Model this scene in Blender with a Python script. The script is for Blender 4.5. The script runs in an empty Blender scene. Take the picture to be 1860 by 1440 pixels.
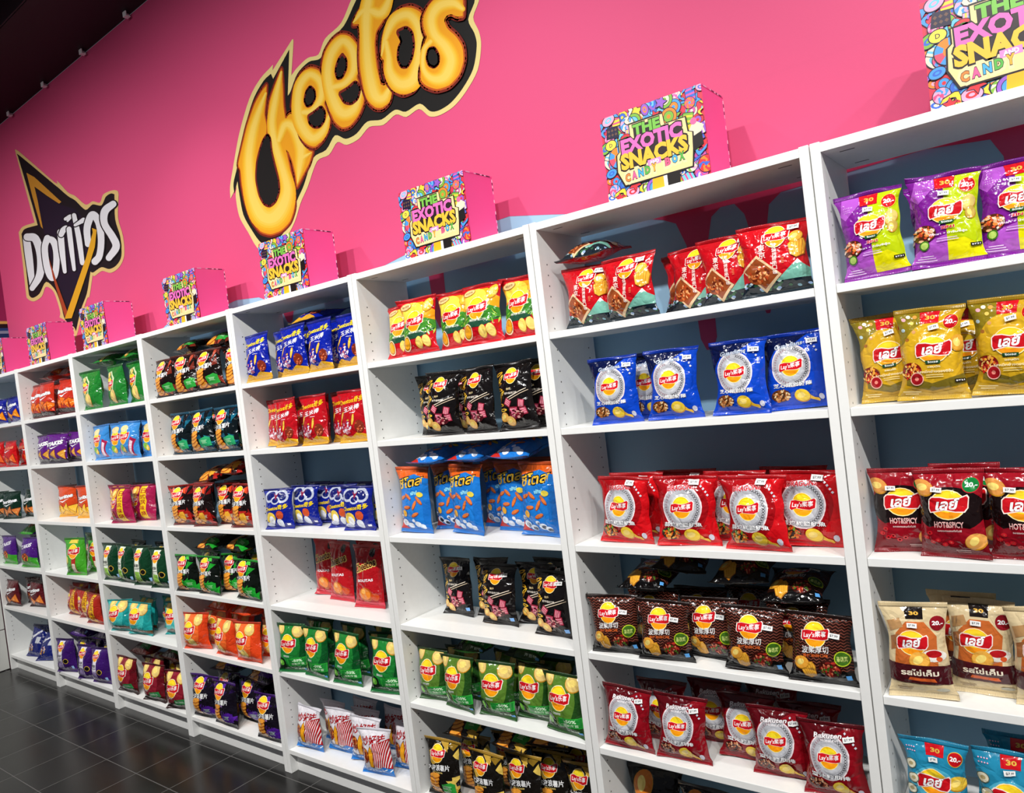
import bpy, bmesh, math, random
import numpy as np
from mathutils import Vector, Matrix

# ---------------------------------------------------------------- camera
scene = bpy.context.scene
COL = scene.collection
cam_d = bpy.data.cameras.new('camera')
cam = bpy.data.objects.new('camera', cam_d); COL.objects.link(cam)
CAM_POS = Vector((0.4322, -1.7983, 1.5619))
yaw, pitch, roll = -0.6514, -0.0197, -0.1224
fw = Vector((math.sin(yaw)*math.cos(pitch), math.cos(yaw)*math.cos(pitch), math.sin(pitch)))
rt = fw.cross(Vector((0, 0, 1))).normalized(); up = rt.cross(fw)
rt, up = rt*math.cos(roll)+up*math.sin(roll), up*math.cos(roll)-rt*math.sin(roll)
cam.matrix_world = Matrix(((rt.x, up.x, -fw.x, CAM_POS.x), (rt.y, up.y, -fw.y, CAM_POS.y), (rt.z, up.z, -fw.z, CAM_POS.z), (0, 0, 0, 1)))
cam_d.sensor_width = 36; cam_d.lens = 36*1330.48/1860; cam_d.clip_start = 0.02
scene.camera = cam
# ---------------------------------------------------------------- world, lamps, exposure
w = bpy.data.worlds.new('world'); scene.world = w; w.use_nodes = True
w.node_tree.nodes['Background'].inputs[0].default_value = (0.8, 0.85, 1, 1)
w.node_tree.nodes['Background'].inputs[1].default_value = 0.13
scene.view_settings.view_transform = 'Standard'; scene.view_settings.look = 'None'
scene.view_settings.gamma = 1; scene.view_settings.use_curve_mapping = False
scene.view_settings.exposure = -0.48
scene.cycles.max_bounces = 6; scene.cycles.use_denoising = True
def spot(x, y, z, tx, ty, tz, power, size=75, blend=.6, rad=.05, col=(1, .985, .96)):
    l = bpy.data.lights.new('track_lamp', 'SPOT'); l.energy = power; l.spot_size = math.radians(size); l.spot_blend = blend
    l.shadow_soft_size = rad; l.color = col
    o = bpy.data.objects.new('track_lamp', l); COL.objects.link(o); o.location = (x, y, z)
    o.rotation_euler = (Vector((tx, ty, tz))-Vector((x, y, z))).to_track_quat('-Z', 'Y').to_euler()
for i, x in enumerate((3.8, 2.7, 1.6, .5, -.6, -1.7, -2.8, -3.9, -5.0)):
    spot(x, -2.3, 3.7, x-.9, .2, 1.15, (240, 250, 250, 250, 260, 260, 250, 230, 200)[i], 102, 1)
for i, x in enumerate((.9, -.9, -2.7, -4.5)):
    spot(x, -.75, 3.7, x-.3, .1, 1.2, (60, 60, 50, 36)[i], 80, .8)

# ---------------------------------------------------------------- helpers
def lin(h):
    h = h.lstrip('#'); c = [int(h[i:i+2], 16)/255 for i in (0, 2, 4)]
    return tuple(v/12.92 if v <= .04045 else ((v+.055)/1.055)**2.4 for v in c)+(1,)
MATS = {}
def mat(hexcol, kind='film'):
    key = kind+hexcol
    if key in MATS: return MATS[key]
    m = bpy.data.materials.new(kind+'_'+hexcol.strip('#')); m.use_nodes = True
    nt = m.node_tree; b = nt.nodes['Principled BSDF']
    b.inputs['Base Color'].default_value = lin(hexcol) if kind not in ('paint', 'card') else tuple(v*(.76 if kind == 'paint' else .95) for v in lin(hexcol)[:3])+(1,)
    N = nt.nodes.new; Lk = nt.links.new
    if kind == 'film':
        b.inputs['Roughness'].default_value = .15; b.inputs['Specular IOR Level'].default_value = .42
        b.inputs['Coat Weight'].default_value = .2; b.inputs['Coat Roughness'].default_value = .05
        tc = N('ShaderNodeTexCoord'); oi = N('ShaderNodeObjectInfo'); ad = N('ShaderNodeVectorMath'); ad.operation = 'ADD'
        mu = N('ShaderNodeVectorMath'); mu.operation = 'SCALE'; mu.inputs['Scale'].default_value = 3.0
        Lk(oi.outputs['Location'], mu.inputs[0]); Lk(tc.outputs['Object'], ad.inputs[0]); Lk(mu.outputs[0], ad.inputs[1])
        no = N('ShaderNodeTexNoise'); no.inputs['Scale'].default_value = 16; no.inputs['Detail'].default_value = 3
        vo = N('ShaderNodeTexVoronoi'); vo.feature = 'DISTANCE_TO_EDGE'; vo.inputs['Scale'].default_value = 20
        mx = N('ShaderNodeVectorMath'); mx.operation = 'MULTIPLY_ADD'; mx.inputs[1].default_value = (.09, .09, .09)
        Lk(ad.outputs[0], no.inputs['Vector']); Lk(no.outputs['Color'], mx.inputs[0]); Lk(ad.outputs[0], mx.inputs[2]); Lk(mx.outputs[0], vo.inputs['Vector'])
        mn = N('ShaderNodeMath'); mn.operation = 'MINIMUM'; mn.inputs[1].default_value = .22; Lk(vo.outputs['Distance'], mn.inputs[0])
        m2 = N('ShaderNodeMath'); m2.operation = 'MULTIPLY_ADD'; m2.inputs[1].default_value = 1.1; Lk(no.outputs['Fac'], m2.inputs[0]); Lk(mn.outputs[0], m2.inputs[2])
        bp = N('ShaderNodeBump'); bp.inputs['Strength'].default_value = .55; bp.inputs['Distance'].default_value = .014
        Lk(m2.outputs[0], bp.inputs['Height']); Lk(bp.outputs[0], b.inputs['Normal']); Lk(bp.outputs[0], b.inputs['Coat Normal'])
    elif kind == 'seal':
        b.inputs['Roughness'].default_value = .25; b.inputs['Coat Weight'].default_value = .3
        tc = N('ShaderNodeTexCoord'); wv = N('ShaderNodeTexWave'); wv.bands_direction = 'X'; wv.inputs['Scale'].default_value = 110
        Lk(tc.outputs['Object'], wv.inputs['Vector'])
        bp = N('ShaderNodeBump'); bp.inputs['Strength'].default_value = .4; bp.inputs['Distance'].default_value = .002
        Lk(wv.outputs['Fac'], bp.inputs['Height']); Lk(bp.outputs[0], b.inputs['Normal'])
    elif kind == 'card':
        b.inputs['Roughness'].default_value = .38; b.inputs['Coat Weight'].default_value = .15
    elif kind == 'paper':
        b.inputs['Roughness'].default_value = .6
    elif kind == 'board':      # white melamine with the faintest mottling
        b.inputs['Roughness'].default_value = .38
        tc = N('ShaderNodeTexCoord'); no = N('ShaderNodeTexNoise'); no.inputs['Scale'].default_value = 60; no.inputs['Detail'].default_value = 4
        cr = N('ShaderNodeValToRGB'); c = lin(hexcol)
        cr.color_ramp.elements[0].color = tuple(v*.93 for v in c[:3])+(1,); cr.color_ramp.elements[1].color = c
        Lk(tc.outputs['Object'], no.inputs['Vector']); Lk(no.outputs['Fac'], cr.inputs[0]); Lk(cr.outputs[0], b.inputs['Base Color'])
    elif kind == 'paint':      # matt wall paint with roller texture
        b.inputs['Roughness'].default_value = .55; b.inputs['Specular IOR Level'].default_value = .3
        tc = N('ShaderNodeTexCoord'); no = N('ShaderNodeTexNoise'); no.inputs['Scale'].default_value = 260; no.inputs['Detail'].default_value = 2
        bp = N('ShaderNodeBump'); bp.inputs['Strength'].default_value = .12; bp.inputs['Distance'].default_value = .001
        Lk(tc.outputs['Object'], no.inputs['Vector']); Lk(no.outputs['Fac'], bp.inputs['Height']); Lk(bp.outputs[0], b.inputs['Normal'])
    MATS[key] = m; return m

def link(name, me, parent=None):
    o = bpy.data.objects.new(name, me); COL.objects.link(o)
    if parent: o.parent = parent
    return o
def tag(o, label=None, cat=None, group=None, kind=None):
    if label: o['label'] = label
    if cat: o['category'] = cat
    if group: o['group'] = group
    if kind: o['kind'] = kind
    return o
def empty(name, loc, rz=0):
    o = bpy.data.objects.new(name, None); COL.objects.link(o); o.location = loc; o.rotation_euler = (0, 0, rz)
    o.empty_display_size = .05
    return o
class MB:
    """collects boxes and polygons and links them as one mesh object"""
    def __init__(s): s.v = []; s.f = []; s.m = []; s.mats = []
    def mi(s, m):
        if m not in s.mats: s.mats.append(m)
        return s.mats.index(m)
    def box(s, x0, x1, y0, y1, z0, z1, m):
        i = len(s.v); k = s.mi(m)
        s.v += [(x, y, z) for x in (x0, x1) for y in (y0, y1) for z in (z0, z1)]
        for f in ((0, 1, 3, 2), (4, 6, 7, 5), (0, 4, 5, 1), (2, 3, 7, 6), (0, 2, 6, 4), (1, 5, 7, 3)): s.f.append([i+j for j in f]); s.m.append(k)
    def poly(s, pts, m):
        i = len(s.v); s.v += [tuple(p) for p in pts]; s.f.append(list(range(i, i+len(pts)))); s.m.append(s.mi(m))
    def build(s, name, parent=None, bevel=0, smooth=False):
        me = bpy.data.meshes.new(name); me.from_pydata(s.v, [], s.f)
        for m in s.mats: me.materials.append(m)
        me.polygons.foreach_set('material_index', s.m); me.update()
        if smooth: me.polygons.foreach_set('use_smooth', [True]*len(s.f))
        o = link(name, me, parent)
        if bevel:
            b = o.modifiers.new('bevel', 'BEVEL'); b.width = bevel; b.segments = 2; b.limit_method = 'ANGLE'
        return o

# ---- flat artwork: shapes in layers that are later cut to a surface grid and laid on it
GL = {}
def glyphs(body, bold=0, shear=0):
    if any(ord(c_) > 0x2E80 for c_ in body): bold = min(bold*.4, .03)
    k = (body, bold, shear)
    if k in GL: return GL[k]
    c = bpy.data.curves.new('t', 'FONT'); c.body = body; c.offset = bold; c.shear = shear; c.resolution_u = 2; c.fill_mode = 'FRONT'; c.dimensions = '2D'
    o = bpy.data.objects.new('t', c); COL.objects.link(o)
    dg = bpy.context.evaluated_depsgraph_get(); me = bpy.data.meshes.new_from_object(o.evaluated_get(dg))
    n = len(me.vertices); co = np.zeros(n*3); me.vertices.foreach_get('co', co); co = co.reshape(-1, 3)[:, :2].copy()
    fs = [tuple(p.vertices) for p in me.polygons]
    bpy.data.objects.remove(o); bpy.data.meshes.remove(me); bpy.data.curves.remove(c)
    if n: co -= co.min(0); bb = co.max(0)
    else: bb = np.array((1, 1))
    GL[k] = (co, fs, bb); return GL[k]
class Art:
    """sizes and x in widths of the field (0..1), y in heights of the field (0..1)"""
    def __init__(s, aspect): s.A = aspect; s.v = []; s.f = []; s.c = []; s.z = 0
    def _add(s, pts, faces, col):
        s.z += 1; i = len(s.v)
        s.v += [(p[0], p[1], s.z) for p in pts]; s.f += [[i+j for j in f] for f in faces]; s.c += [col]*len(faces)
    def P(s, pts, col): s._add([(x, y*s.A) for x, y in pts], [range(len(pts))], col)
    def R(s, x0, y0, x1, y1, col): s.P([(x0, y0), (x1, y0), (x1, y1), (x0, y1)], col)
    def PL(s, cx, cy, pts, sc, col, rot=0, keep=False):    # polygon in local width units
        ca, sa = math.cos(math.radians(rot)), math.sin(math.radians(rot))
        if keep: s.z -= 1
        s._add([(cx+sc*(x*ca-y*sa), cy*s.A+sc*(x*sa+y*ca)) for x, y in pts], [range(len(pts))], col)
    def O(s, cx, cy, rx, ry, col, rot=0, n=20, keep=False):
        s.PL(cx, cy, [(rx*math.cos(2*math.pi*i/n), ry*math.sin(2*math.pi*i/n)) for i in range(n)], 1, col, rot, keep)
    def T(s, body, cx, cy, w, h, col, rot=0, bold=.02, shear=0, out=None, ow=.05):
        for colr, bo in (([(out, bold+ow)] if out else [])+[(col, bold)]):
            co, fs, bb = glyphs(body, bo, shear)
            if not len(co): return
            base = glyphs(body, bold, shear)[2]
            sx = w/base[0]; sy = h/base[1] if h else sx
            q = (co-bb/2)*(sx, sy)
            ca, sa = math.cos(math.radians(rot)), math.sin(math.radians(rot))
            s._add([(cx+x*ca-y*sa, cy*s.A+x*sa+y*ca) for x, y in q], fs, colr)
def lays(d, cx, cy, s, txt='樂事', rot=0, thai=False):
    if thai:
        d.O(cx, cy, .47*s, .40*s, '#ffe9b0', rot); d.O(cx, cy, .445*s, .375*s, '#ffc81e', rot); d.O(cx, cy-.12*s/d.A, .36*s, .24*s, '#ff9a1a', rot); d.O(cx, cy+.07*s/d.A, .40*s, .27*s, '#ffdb2e', rot)
        d.PL(cx, cy, [(-.52, -.10), (-.50, .14), (-.42, .22), (-.2, .22), (0, .17), (.3, .19), (.5, .27), (.55, .2), (.53, -.08), (.44, -.2), (.2, -.2), (-.1, -.15), (-.35, -.2), (-.48, -.22)], s, '#fbe6dc', rot)
        d.PL(cx, cy, [(-.49, -.09), (-.47, .13), (-.4, .19), (-.2, .19), (0, .14), (.3, .16), (.48, .23), (.52, .18), (.50, -.07), (.42, -.17), (.2, -.17), (-.1, -.12), (-.35, -.17), (-.46, -.19)], s, '#c8141e', rot)
        d.T('เลย์', cx, cy+.015*s, .66*s, .30*s, '#ffffff', rot+3, .035, .25, '#8a0c12', .02)
        return
    d.O(cx, cy, .46*s, .46*s, '#fff0c4', rot, 24); d.O(cx, cy, .435*s, .435*s, '#ffc914', rot, 24)
    d.O(cx, cy-.17*s/d.A, .34*s, .23*s, '#ff9f12', rot); d.O(cx, cy+.16*s/d.A, .33*s, .22*s, '#ffe02a', rot)
    b = [(-.55, -.16), (-.5, .12), (-.3, .16), (0, .13), (.25, .17), (.5, .26), (.56, .2), (.52, -.1), (.3, -.18), (.05, -.17), (-.25, -.14), (-.48, -.22)]
    d.PL(cx, cy, b, s*1.06, '#fff2ea', rot); d.PL(cx, cy, b, s*.99, '#cf1420', rot)
    d.T("Lay's"+txt, cx, cy, .92*s, .25*s, '#ffffff', rot+5, .03, .2)
def chip(d, cx, cy, s, rot=0, col='#f2c73e', tail=False):
    if tail: d.PL(cx, cy, [(.3, -.12), (.75, -.22), (.95, -.3), (1.02, -.2), (.95, -.08), (.7, -.05), (.35, .18)], s, '#e8b52c', rot)
    d.O(cx, cy, .5*s, .4*s, '#c98a1e', rot); d.O(cx, cy+.01, .47*s, .37*s, col, rot); d.O(cx-.06*s, cy+.04*s/d.A, .26*s, .17*s, '#ffe27a', rot+20)
def ridged(d, cx, cy, s, rot=0):
    d.PL(cx, cy, [(-.4, .2), (-.1, .42), (.35, .38), (.45, .1), (.3, -.4), (-.1, -.5), (-.35, -.3)], s, '#b9701c', rot)
    d.PL(cx, cy, [(-.37, .18), (-.1, .38), (.32, .35), (.41, .1), (.27, -.36), (-.1, -.46), (-.32, -.28)], s, '#f5b63c', rot)
    for i in range(5): d.PL(cx, cy, [(-.24+i*.13, .28), (-.2+i*.13, .3), (-.18+i*.09, -.38), (-.21+i*.09, -.38)], s, '#d88c22', rot, keep=i > 0)
def blob(d, cx, cy, s, cols, n=26, seed=1, flat=.75):
    r = random.Random(seed); d.O(cx, cy, .5*s, .5*s*flat, cols[0])
    for i in range(int(n*1.6)):
        a = r.random()*6.283; q = math.sqrt(r.random())*.43*s
        d.z -= .55
        d.O(cx+q*math.cos(a), cy+q*math.sin(a)*flat/d.A, s*r.uniform(.05, .12), s*r.uniform(.03, .07), cols[1+i % (len(cols)-1)], r.uniform(0, 180), 7)
def stack(d, cx, cy, s, n=6, col='#f8a53a'):
    for i in range(n):
        x = cx+.05*s*math.sin(i*1.3); y = cy+(i-n/2)*.17*s/d.A
        d.z -= .4
        d.O(x, y, .4*s, .14*s, '#a8560e', 12, 12); d.O(x, y+.02*s/d.A, .37*s, .11*s, col, 12, 12, keep=True); d.v[-12:] = [(a, b, c+.4) for a, b, c in d.v[-12:]]
        d.z += .5
def ball(d, cx, cy, r):
    d.O(cx, cy, r*1.06, r*1.06, '#f3dfe2', n=30); d.O(cx, cy, r, r, '#b4b5bb', n=30); d.O(cx+.01, cy-.01, r*.66, r*.66, '#c6c7cc', n=24)
    for sgn in (-1, 1):
        for i in range(19):
            a = math.radians(-76+i*152/18); x = cx+sgn*r*.86*math.cos(a); y = cy+r*.86*math.sin(a)/d.A; c_ = '#2e2028' if sgn > 0 else '#8c3c48'; ro = math.degrees(a)*sgn
            for k in (-1, 1): d.PL(x, y, [(-.075, .075*k), (.0, .0), (.075, .085*k), (.075, .055*k), (0, -.028*k), (-.075, .045*k)] if sgn > 0 else [(-.06, .03*k), (.06, .03*k), (.06, .012*k), (-.06, .012*k)], r, c_, ro, keep=i > 0 or k > 0)
def strip(d, x, y0, y1, w, col, n=10, amp=.0):
    pass
def small(d, cx, cy, w, n, col, h=.012):          # rows of fine print
    r = random.Random(int(cx*100+cy*991))
    for i in range(n): ww = w*r.uniform(.6, 1); d.z -= .9; d.R(cx-ww/2, cy-i*.024, cx+ww/2, cy-i*.024+h*.7, col)
def thai_common(d, tab='#cf1420', circ='#c8141e', tx='20.-'):
    d.R(.38, .86, .66, 1.0, tab); d.T('30', .53, .93, .15, .07, '#e9b44a', 0, .04, out='#8a0c12', ow=.02)
    d.O(.84, .86, .12, .12, '#f1c13a'); d.O(.84, .86, .11, .11, circ); d.T(tx, .845, .862, .17, .075, '#ffffff', 0, .04)
def zigzag(d, col, rows, x0=0, x1=1, y0=.18, y1=1, th=.010, period=.09, amp=.014):
    n = int((x1-x0)/period*2)
    for k in range(rows):
        y = y0+(y1-y0)*(k+.5)/rows; up_ = []; dn = []
        for i in range(n+1):
            x = x0+(x1-x0)*i/n; o = amp if i % 2 else -amp
            up_.append((x, y+o+th)); dn.append((x, y+o-th*.1))
        if k: d.z -= 1
        for i in range(n): 
            if i: d.z -= 1
            d.P([dn[i], dn[i+1], up_[i+1], up_[i]], col)
def shards(d, cols, n=14, seed=3, zones=((0, .65, 1, 1), (.45, 0, 1, .35))):
    r = random.Random(seed)
    for i in range(n):
        z = zones[i % len(zones)]; x = r.uniform(z[0], z[2]); y = r.uniform(z[1], z[3]); s = r.uniform(.16, .34); a = r.uniform(0, 360)
        d.z -= .6
        d.PL(x, y, [(-.5, -.1), (.6, -.22), (.15, .32)], s, cols[i % len(cols)], a)

# ---- one builder per printed design; d is the art of the pouch front
def des_big(d, sh, tx, sub, seed, simp=True, badge='#2f9e3c', lg=(.40, .80, .42)):
    shards(d, sh, 16, seed)
    lays(d, lg[0], lg[1], lg[2], '乐事')
    d.T('大波浪薯片', .45, .56, .74, .13, '#f4f4f4', 6, .045); d.T(sub, .45, .475, .34, .035, tx, 5, .03)
    stack(d, .32, .22, .50, 7)
    d.PL(.74, .2, [(-.5, -.28), (.45, -.34), (.52, .2), (.3, .34), (-.42, .26)], .38, badge, 8); small(d, .74, .24, .22, 4, '#c9efc4')
def D_01(d):
    d.R(.5, 0, 1, 1, '#b9cc0c'); d.P([(0, 0), (.5, 0), (.5, .3), (.3, .26), (0, .12)], '#b055c4'); d.P([(.5, 0), (1, 0), (1, .12), (.75, .24), (.5, .22)], '#e8e00c')
    d.P([(0, .8), (.12, 1), (.38, 1), (.38, .9), (.1, .72)], '#b055c4')
    for i in range(12): d.O(.1+.03*(i % 4), .88-.03*(i//4), .006, .006, '#f3dcf8', n=6)
    thai_common(d); chip(d, .86, .64, .26, 70, '#d8c06a'); chip(d, .88, .52, .2, 80, '#c9ab52')
    blob(d, .16, .34, .36, ['#5a2a18', '#f08a3c', '#f6e3cf', '#d8502a', '#f7b98c'], 30, 4); d.O(.16, .2, .075, .075, '#3f7a1c'); d.O(.16, .2, .055, .055, '#b9d86a')
    lays(d, .5, .58, .5, thai=True); d.R(.4, .425, .62, .465, '#1c5c30'); d.T('ริดเจส', .51, .445, .16, .03, '#ffffff'); d.T('2IN1', .52, .38, .2, .045, '#c8141e', 0, .04, out='#f6d6d6', ow=.03)
    d.T('กุ้งเผา + น้ำจิ้มซีฟู้ด', .52, .31, .56, .045, '#f8e9ff', 0, .02); small(d, .5, .25, .36, 2, '#e6c4f0'); small(d, .2, .07, .3, 3, '#f3dcf8')
    d.R(.82, .12, .97, .16, '#15120f'); d.T('BT21', .895, .14, .11, .022, '#ffffff')
def D_02(d):
    d.P([(0, .6), (0, 1), (.4, 1), (.4, .88), (.2, .72)], '#8d7a1a'); d.O(.55, .5, .5, .5, '#d9ab22', n=30); d.P([(0, 0), (1, 0), (1, .08), (.5, .02), (0, .1)], '#c7a032'); d.P([(.1, .24), (.5, .14), (1, .24), (1, .12), (.5, .05), (.1, .13)], '#7d6c22')
    for i, (x, y, c) in enumerate(((.12, .93, '#f2b4c0'), (.24, .88, '#f6d46a'), (.08, .8, '#bcd6e0'), (.2, .96, '#f7f0dc'), (.3, .95, '#e9a24a'), (.14, .68, '#a86a2c'), (.26, .77, '#d9a066'))): d.z -= .5; d.O(x, y, .035, .03, c, n=10)
    thai_common(d); blob(d, .17, .30, .36, ['#7a120e', '#f2a838', '#e0521e', '#f7cd74', '#b3241a'], 30, 5); d.O(.27, .2, .105, .105, '#f0b6a4'); d.O(.27, .2, .09, .09, '#a3161e'); d.O(.27, .2, .03, .03, '#e88a7a')
    chip(d, .93, .6, .26, 80, '#e6a83c'); lays(d, .55, .54, .55, thai=True); d.R(.42, .375, .66, .415, '#1c4a2a'); d.T('ริดเจส', .54, .395, .17, .03, '#ffffff')
    d.T('แซนดัก', .55, .34, .2, .035, '#fff4c8'); d.T('รสหมึกย่างดองซีอิ๊ว', .56, .285, .56, .045, '#fff4c8'); small(d, .55, .24, .3, 2, '#f3e2a0'); d.R(.84, .14, .98, .18, '#15120f'); d.T('BT21', .91, .16, .11, .022, '#ffffff'); small(d, .2, .05, .3, 2, '#f6e7b0')
def D_03(d):
    d.O(.5, .56, .56, .36, '#170a0a', n=30); d.P([(0, .3), (.4, .38), (1, .3), (1, 0), (0, 0)], '#8f0c1c'); d.P([(0, .2), (.5, .1), (1, .22), (1, .0), (0, 0)], '#6f0814')
    chip(d, .12, .83, .34, -20, '#e3994a'); chip(d, .86, .16, .32, 30, '#e8a452'); d.O(.84, .86, .13, .13, '#c22a34'); d.O(.84, .86, .115, .115, '#15803a'); d.T('20.-', .85, .862, .17, .075, '#ffffff', 0, .04)
    lays(d, .5, .62, .6, thai=True); d.T('HOT&SPICY', .5, .375, .46, .10, '#f1b9b4', 0, .03); d.T('รสฮอตแอนด์สไปซี่', .5, .30, .38, .035, '#f3d6d2')
    for i, (x, y) in enumerate(((.12, .2), (.22, .15), (.3, .17), (.4, .12), (.5, .15), (.18, .26))): d.z -= .5; d.O(x, y, .045, .035, '#c61c28', n=8); d.O(x, y, .02, .015, '#ef6a5a', n=6, keep=True)
    small(d, .65, .05, .3, 2, '#e9c3bd')
def D_04(d):
    d.P([(.1, .32), (.15, .7), (.35, .84), (.65, .84), (.85, .68), (.82, .32)], '#c8682e'); d.R(.36, .87, .64, 1, '#1c1412'); d.T('30', .5, .935, .15, .06, '#e9b44a', 0, .04)
    d.O(.86, .83, .12, .12, '#8f1420'); d.T('20.-', .865, .832, .17, .07, '#ffffff', 0, .04); d.P([(.06, .72), (.3, .78), (.26, .88), (.04, .84)], '#b98d5c'); d.P([(.05, .5), (.2, .54), (.2, .7), (.05, .66)], '#a3683c')
    d.O(.77, .46, .2, .1, '#f5f0e6'); d.O(.77, .48, .13, .06, '#b3161c'); d.O(.85, .42, .05, .04, '#e05a2a'); lays(d, .42, .60, .52, thai=True); chip(d, .52, .40, .36, 8, '#f2b24a')
    d.P([(0, .14), (1, .12), (1, .34), (0, .36)], '#47131a'); d.T('รสไข่เค็ม', .5, .265, .62, .11, '#f6ead2', 0, .03); d.P([(.3, .17), (.76, .155), (.73, .195), (.33, .205)], '#d9602a'); small(d, .25, .07, .3, 2, '#8a6a42'); d.O(.82, .06, .1, .03, '#b9b6a4')
def D_05(d):
    d.O(.5, .4, .42, .4, '#4fb0cc', n=26); thai_common(d); chip(d, .87, .55, .3, 20); lays(d, .48, .52, .55, thai=True)
    for i, (x, y) in enumerate(((.1, .7), (.14, .52), (.1, .36), (.16, .2))): d.O(x, y, .1, .085, '#5a6a5c', 20); d.O(x, y, .085, .07, '#e9e2c6', 20); d.O(x, y, .04, .03, '#b9a878', 20)
    d.T('รสหอยเผา', .55, .26, .5, .07, '#ffffff', 0, .03); small(d, .5, .16, .4, 3, '#e2f6fb')
    for i in range(8): d.z -= .5; d.O(.08+.04*(i % 4), .93-.05*(i//4), .012, .012, '#f4b6cf', n=6)
def D_11(d):
    d.P([(0, 0), (1, 0), (1, .14), (.8, .2), (.6, .15), (.3, .2), (0, .16)], '#14202a')
    for i in range(34): r = random.Random(i*7+1); d.z -= .8; d.O(r.uniform(0, 1), r.uniform(.02, .17), .03, .018, ['#dfe9ee', '#7fa8b8', '#2c5a3a', '#9ab6e0', '#3d6a44'][i % 5], n=7)
    d.P([(.52, .13), (.78, .34), (.86, .42), (.92, .34), (1, .27), (1, .14)], '#79b8a6'); d.P([(.79, .345), (.86, .42), (.915, .345), (.88, .36), (.85, .34), (.82, .36)], '#eef6f2')
    d.PL(.27, .26, [(-.5, .12), (-.1, .5), (.62, .02), (.2, -.42)], .56, '#e8c69a', -8); d.PL(.27, .26, [(-.43, .1), (-.1, .42), (.53, .02), (.18, -.34)], .56, '#9a4a22', -8)
    blob(d, .27, .265, .36, ['#9a4a22', '#d9773c', '#b3441c', '#f0a66a', '#6a2410'], 28, 2)
    lays(d, .55, .81, .36); ridged(d, .86, .60, .30, 5); chip(d, .84, .76, .2, 15, '#f2b23c')
    for i, ch in enumerate('東京'): d.T(ch, .34, .66-.11*i, .11, .095, '#fbeee6', 0, .015)
    for i, ch in enumerate('炭燒烤雞串口味'): d.T(ch, .53, .67-.068*i, .068, .06, '#fbeee6', 0, .015)
    d.z -= 3; small(d, .65, .45, .05, 4, '#e08a5a')
def ballbag(d, team, tcol, out, text, food, top, sub=None, chipx=.66):
    d.P([(0, .58), (0, 1), (.75, 1), (.5, .86), (.2, .82)], top); ball(d, .46, .57, .33); d.T(team, .45, .875, .48, .075, tcol, 4, .03, .25, out, .035)
    if sub: d.T(sub, .48, .81, .3, .03, tcol, 3, .02)
    lays(d, .46, .57, .38); d.T(text, .46, .30, .66, .07, '#ffffff', 0, .04, out='#6a6a74', ow=.03)
    blob(d, .24, .155, .34, food, 24, 3, .6); chip(d, .60, .13, .26, -10, '#f4cf3c', True)
    for i, (x, y) in enumerate(((.74, .93), (.79, .89), (.83, .85), (.87, .80), (.9, .75))): d.z -= .7; d.PL(x, y, [(-.5, -.5), (.5, -.5), (.5, .5), (-.5, .5)], .03, '#d9d9e4', -45)
    d.O(.89, .09, .04, .05, '#c9c9d6', n=8)
def D_12(d): ballbag(d, 'Guardians', '#b9c4d6', '#0b1440', '芝心熔岩披薩', ['#5a3216', '#d99a5c', '#f0d2a0', '#b36a34', '#8a4a20'], '#08123c')
def D_13(d): d.O(.45, .56, .46, .44, '#9c0a12', n=26); ballbag(d, 'DRAGONS', '#c81824', '#f4c6cc', '蒜烤椒鹽魷魚', ['#3a2a20', '#f0822c', '#e0541c', '#f6b35c', '#7aa03c'], '#a50c14')
def D_15(d): ballbag(d, 'Rakuten', '#f4eef0', '#3a040a', '蜜汁豬肋排', ['#3a120c', '#8a3a24', '#c9805a', '#5a1c12', '#e0b08a'], '#5a0610', 'MONKEYS')
def D_14(d):
    zigzag(d, '#8a4a3c', 17); d.P([(0, 0), (1, 0), (1, .16), (.7, .24), (.4, .1), (0, .12)], '#080606'); lays(d, .44, .73, .42)
    d.T('波樂厚切', .44, .505, .46, .11, '#ecebea', 4, .03, .1); d.T('香烤肋排口味', .44, .41, .42, .05, '#e0672c', 3, .03)
    ridged(d, .32, .17, .30, 20); chip(d, .2, .27, .26, 15, '#f0a83a'); blob(d, .66, .22, .36, ['#3a120c', '#a82a20', '#7a1a14', '#d9805a', '#3f6a20'], 26, 9)
    d.O(.86, .40, .115, .115, '#b9cc2a'); d.O(.86, .40, .10, .10, '#3f6a1c'); d.T('生洋芋', .86, .415, .15, .04, '#e4f08a'); d.T('厚切片', .86, .375, .15, .04, '#e4f08a'); d.R(.88, .06, .95, .13, '#5aa0e0')
def D_16(d): chip(d, .3, .8, .5, 60, '#d9781c'); chip(d, .75, .6, .4, 20, '#c9641a'); d.T('大波浪', .5, .4, .6, .16, '#e9e9e9', 0, .03); stack(d, .5, .18, .4, 4)
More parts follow.
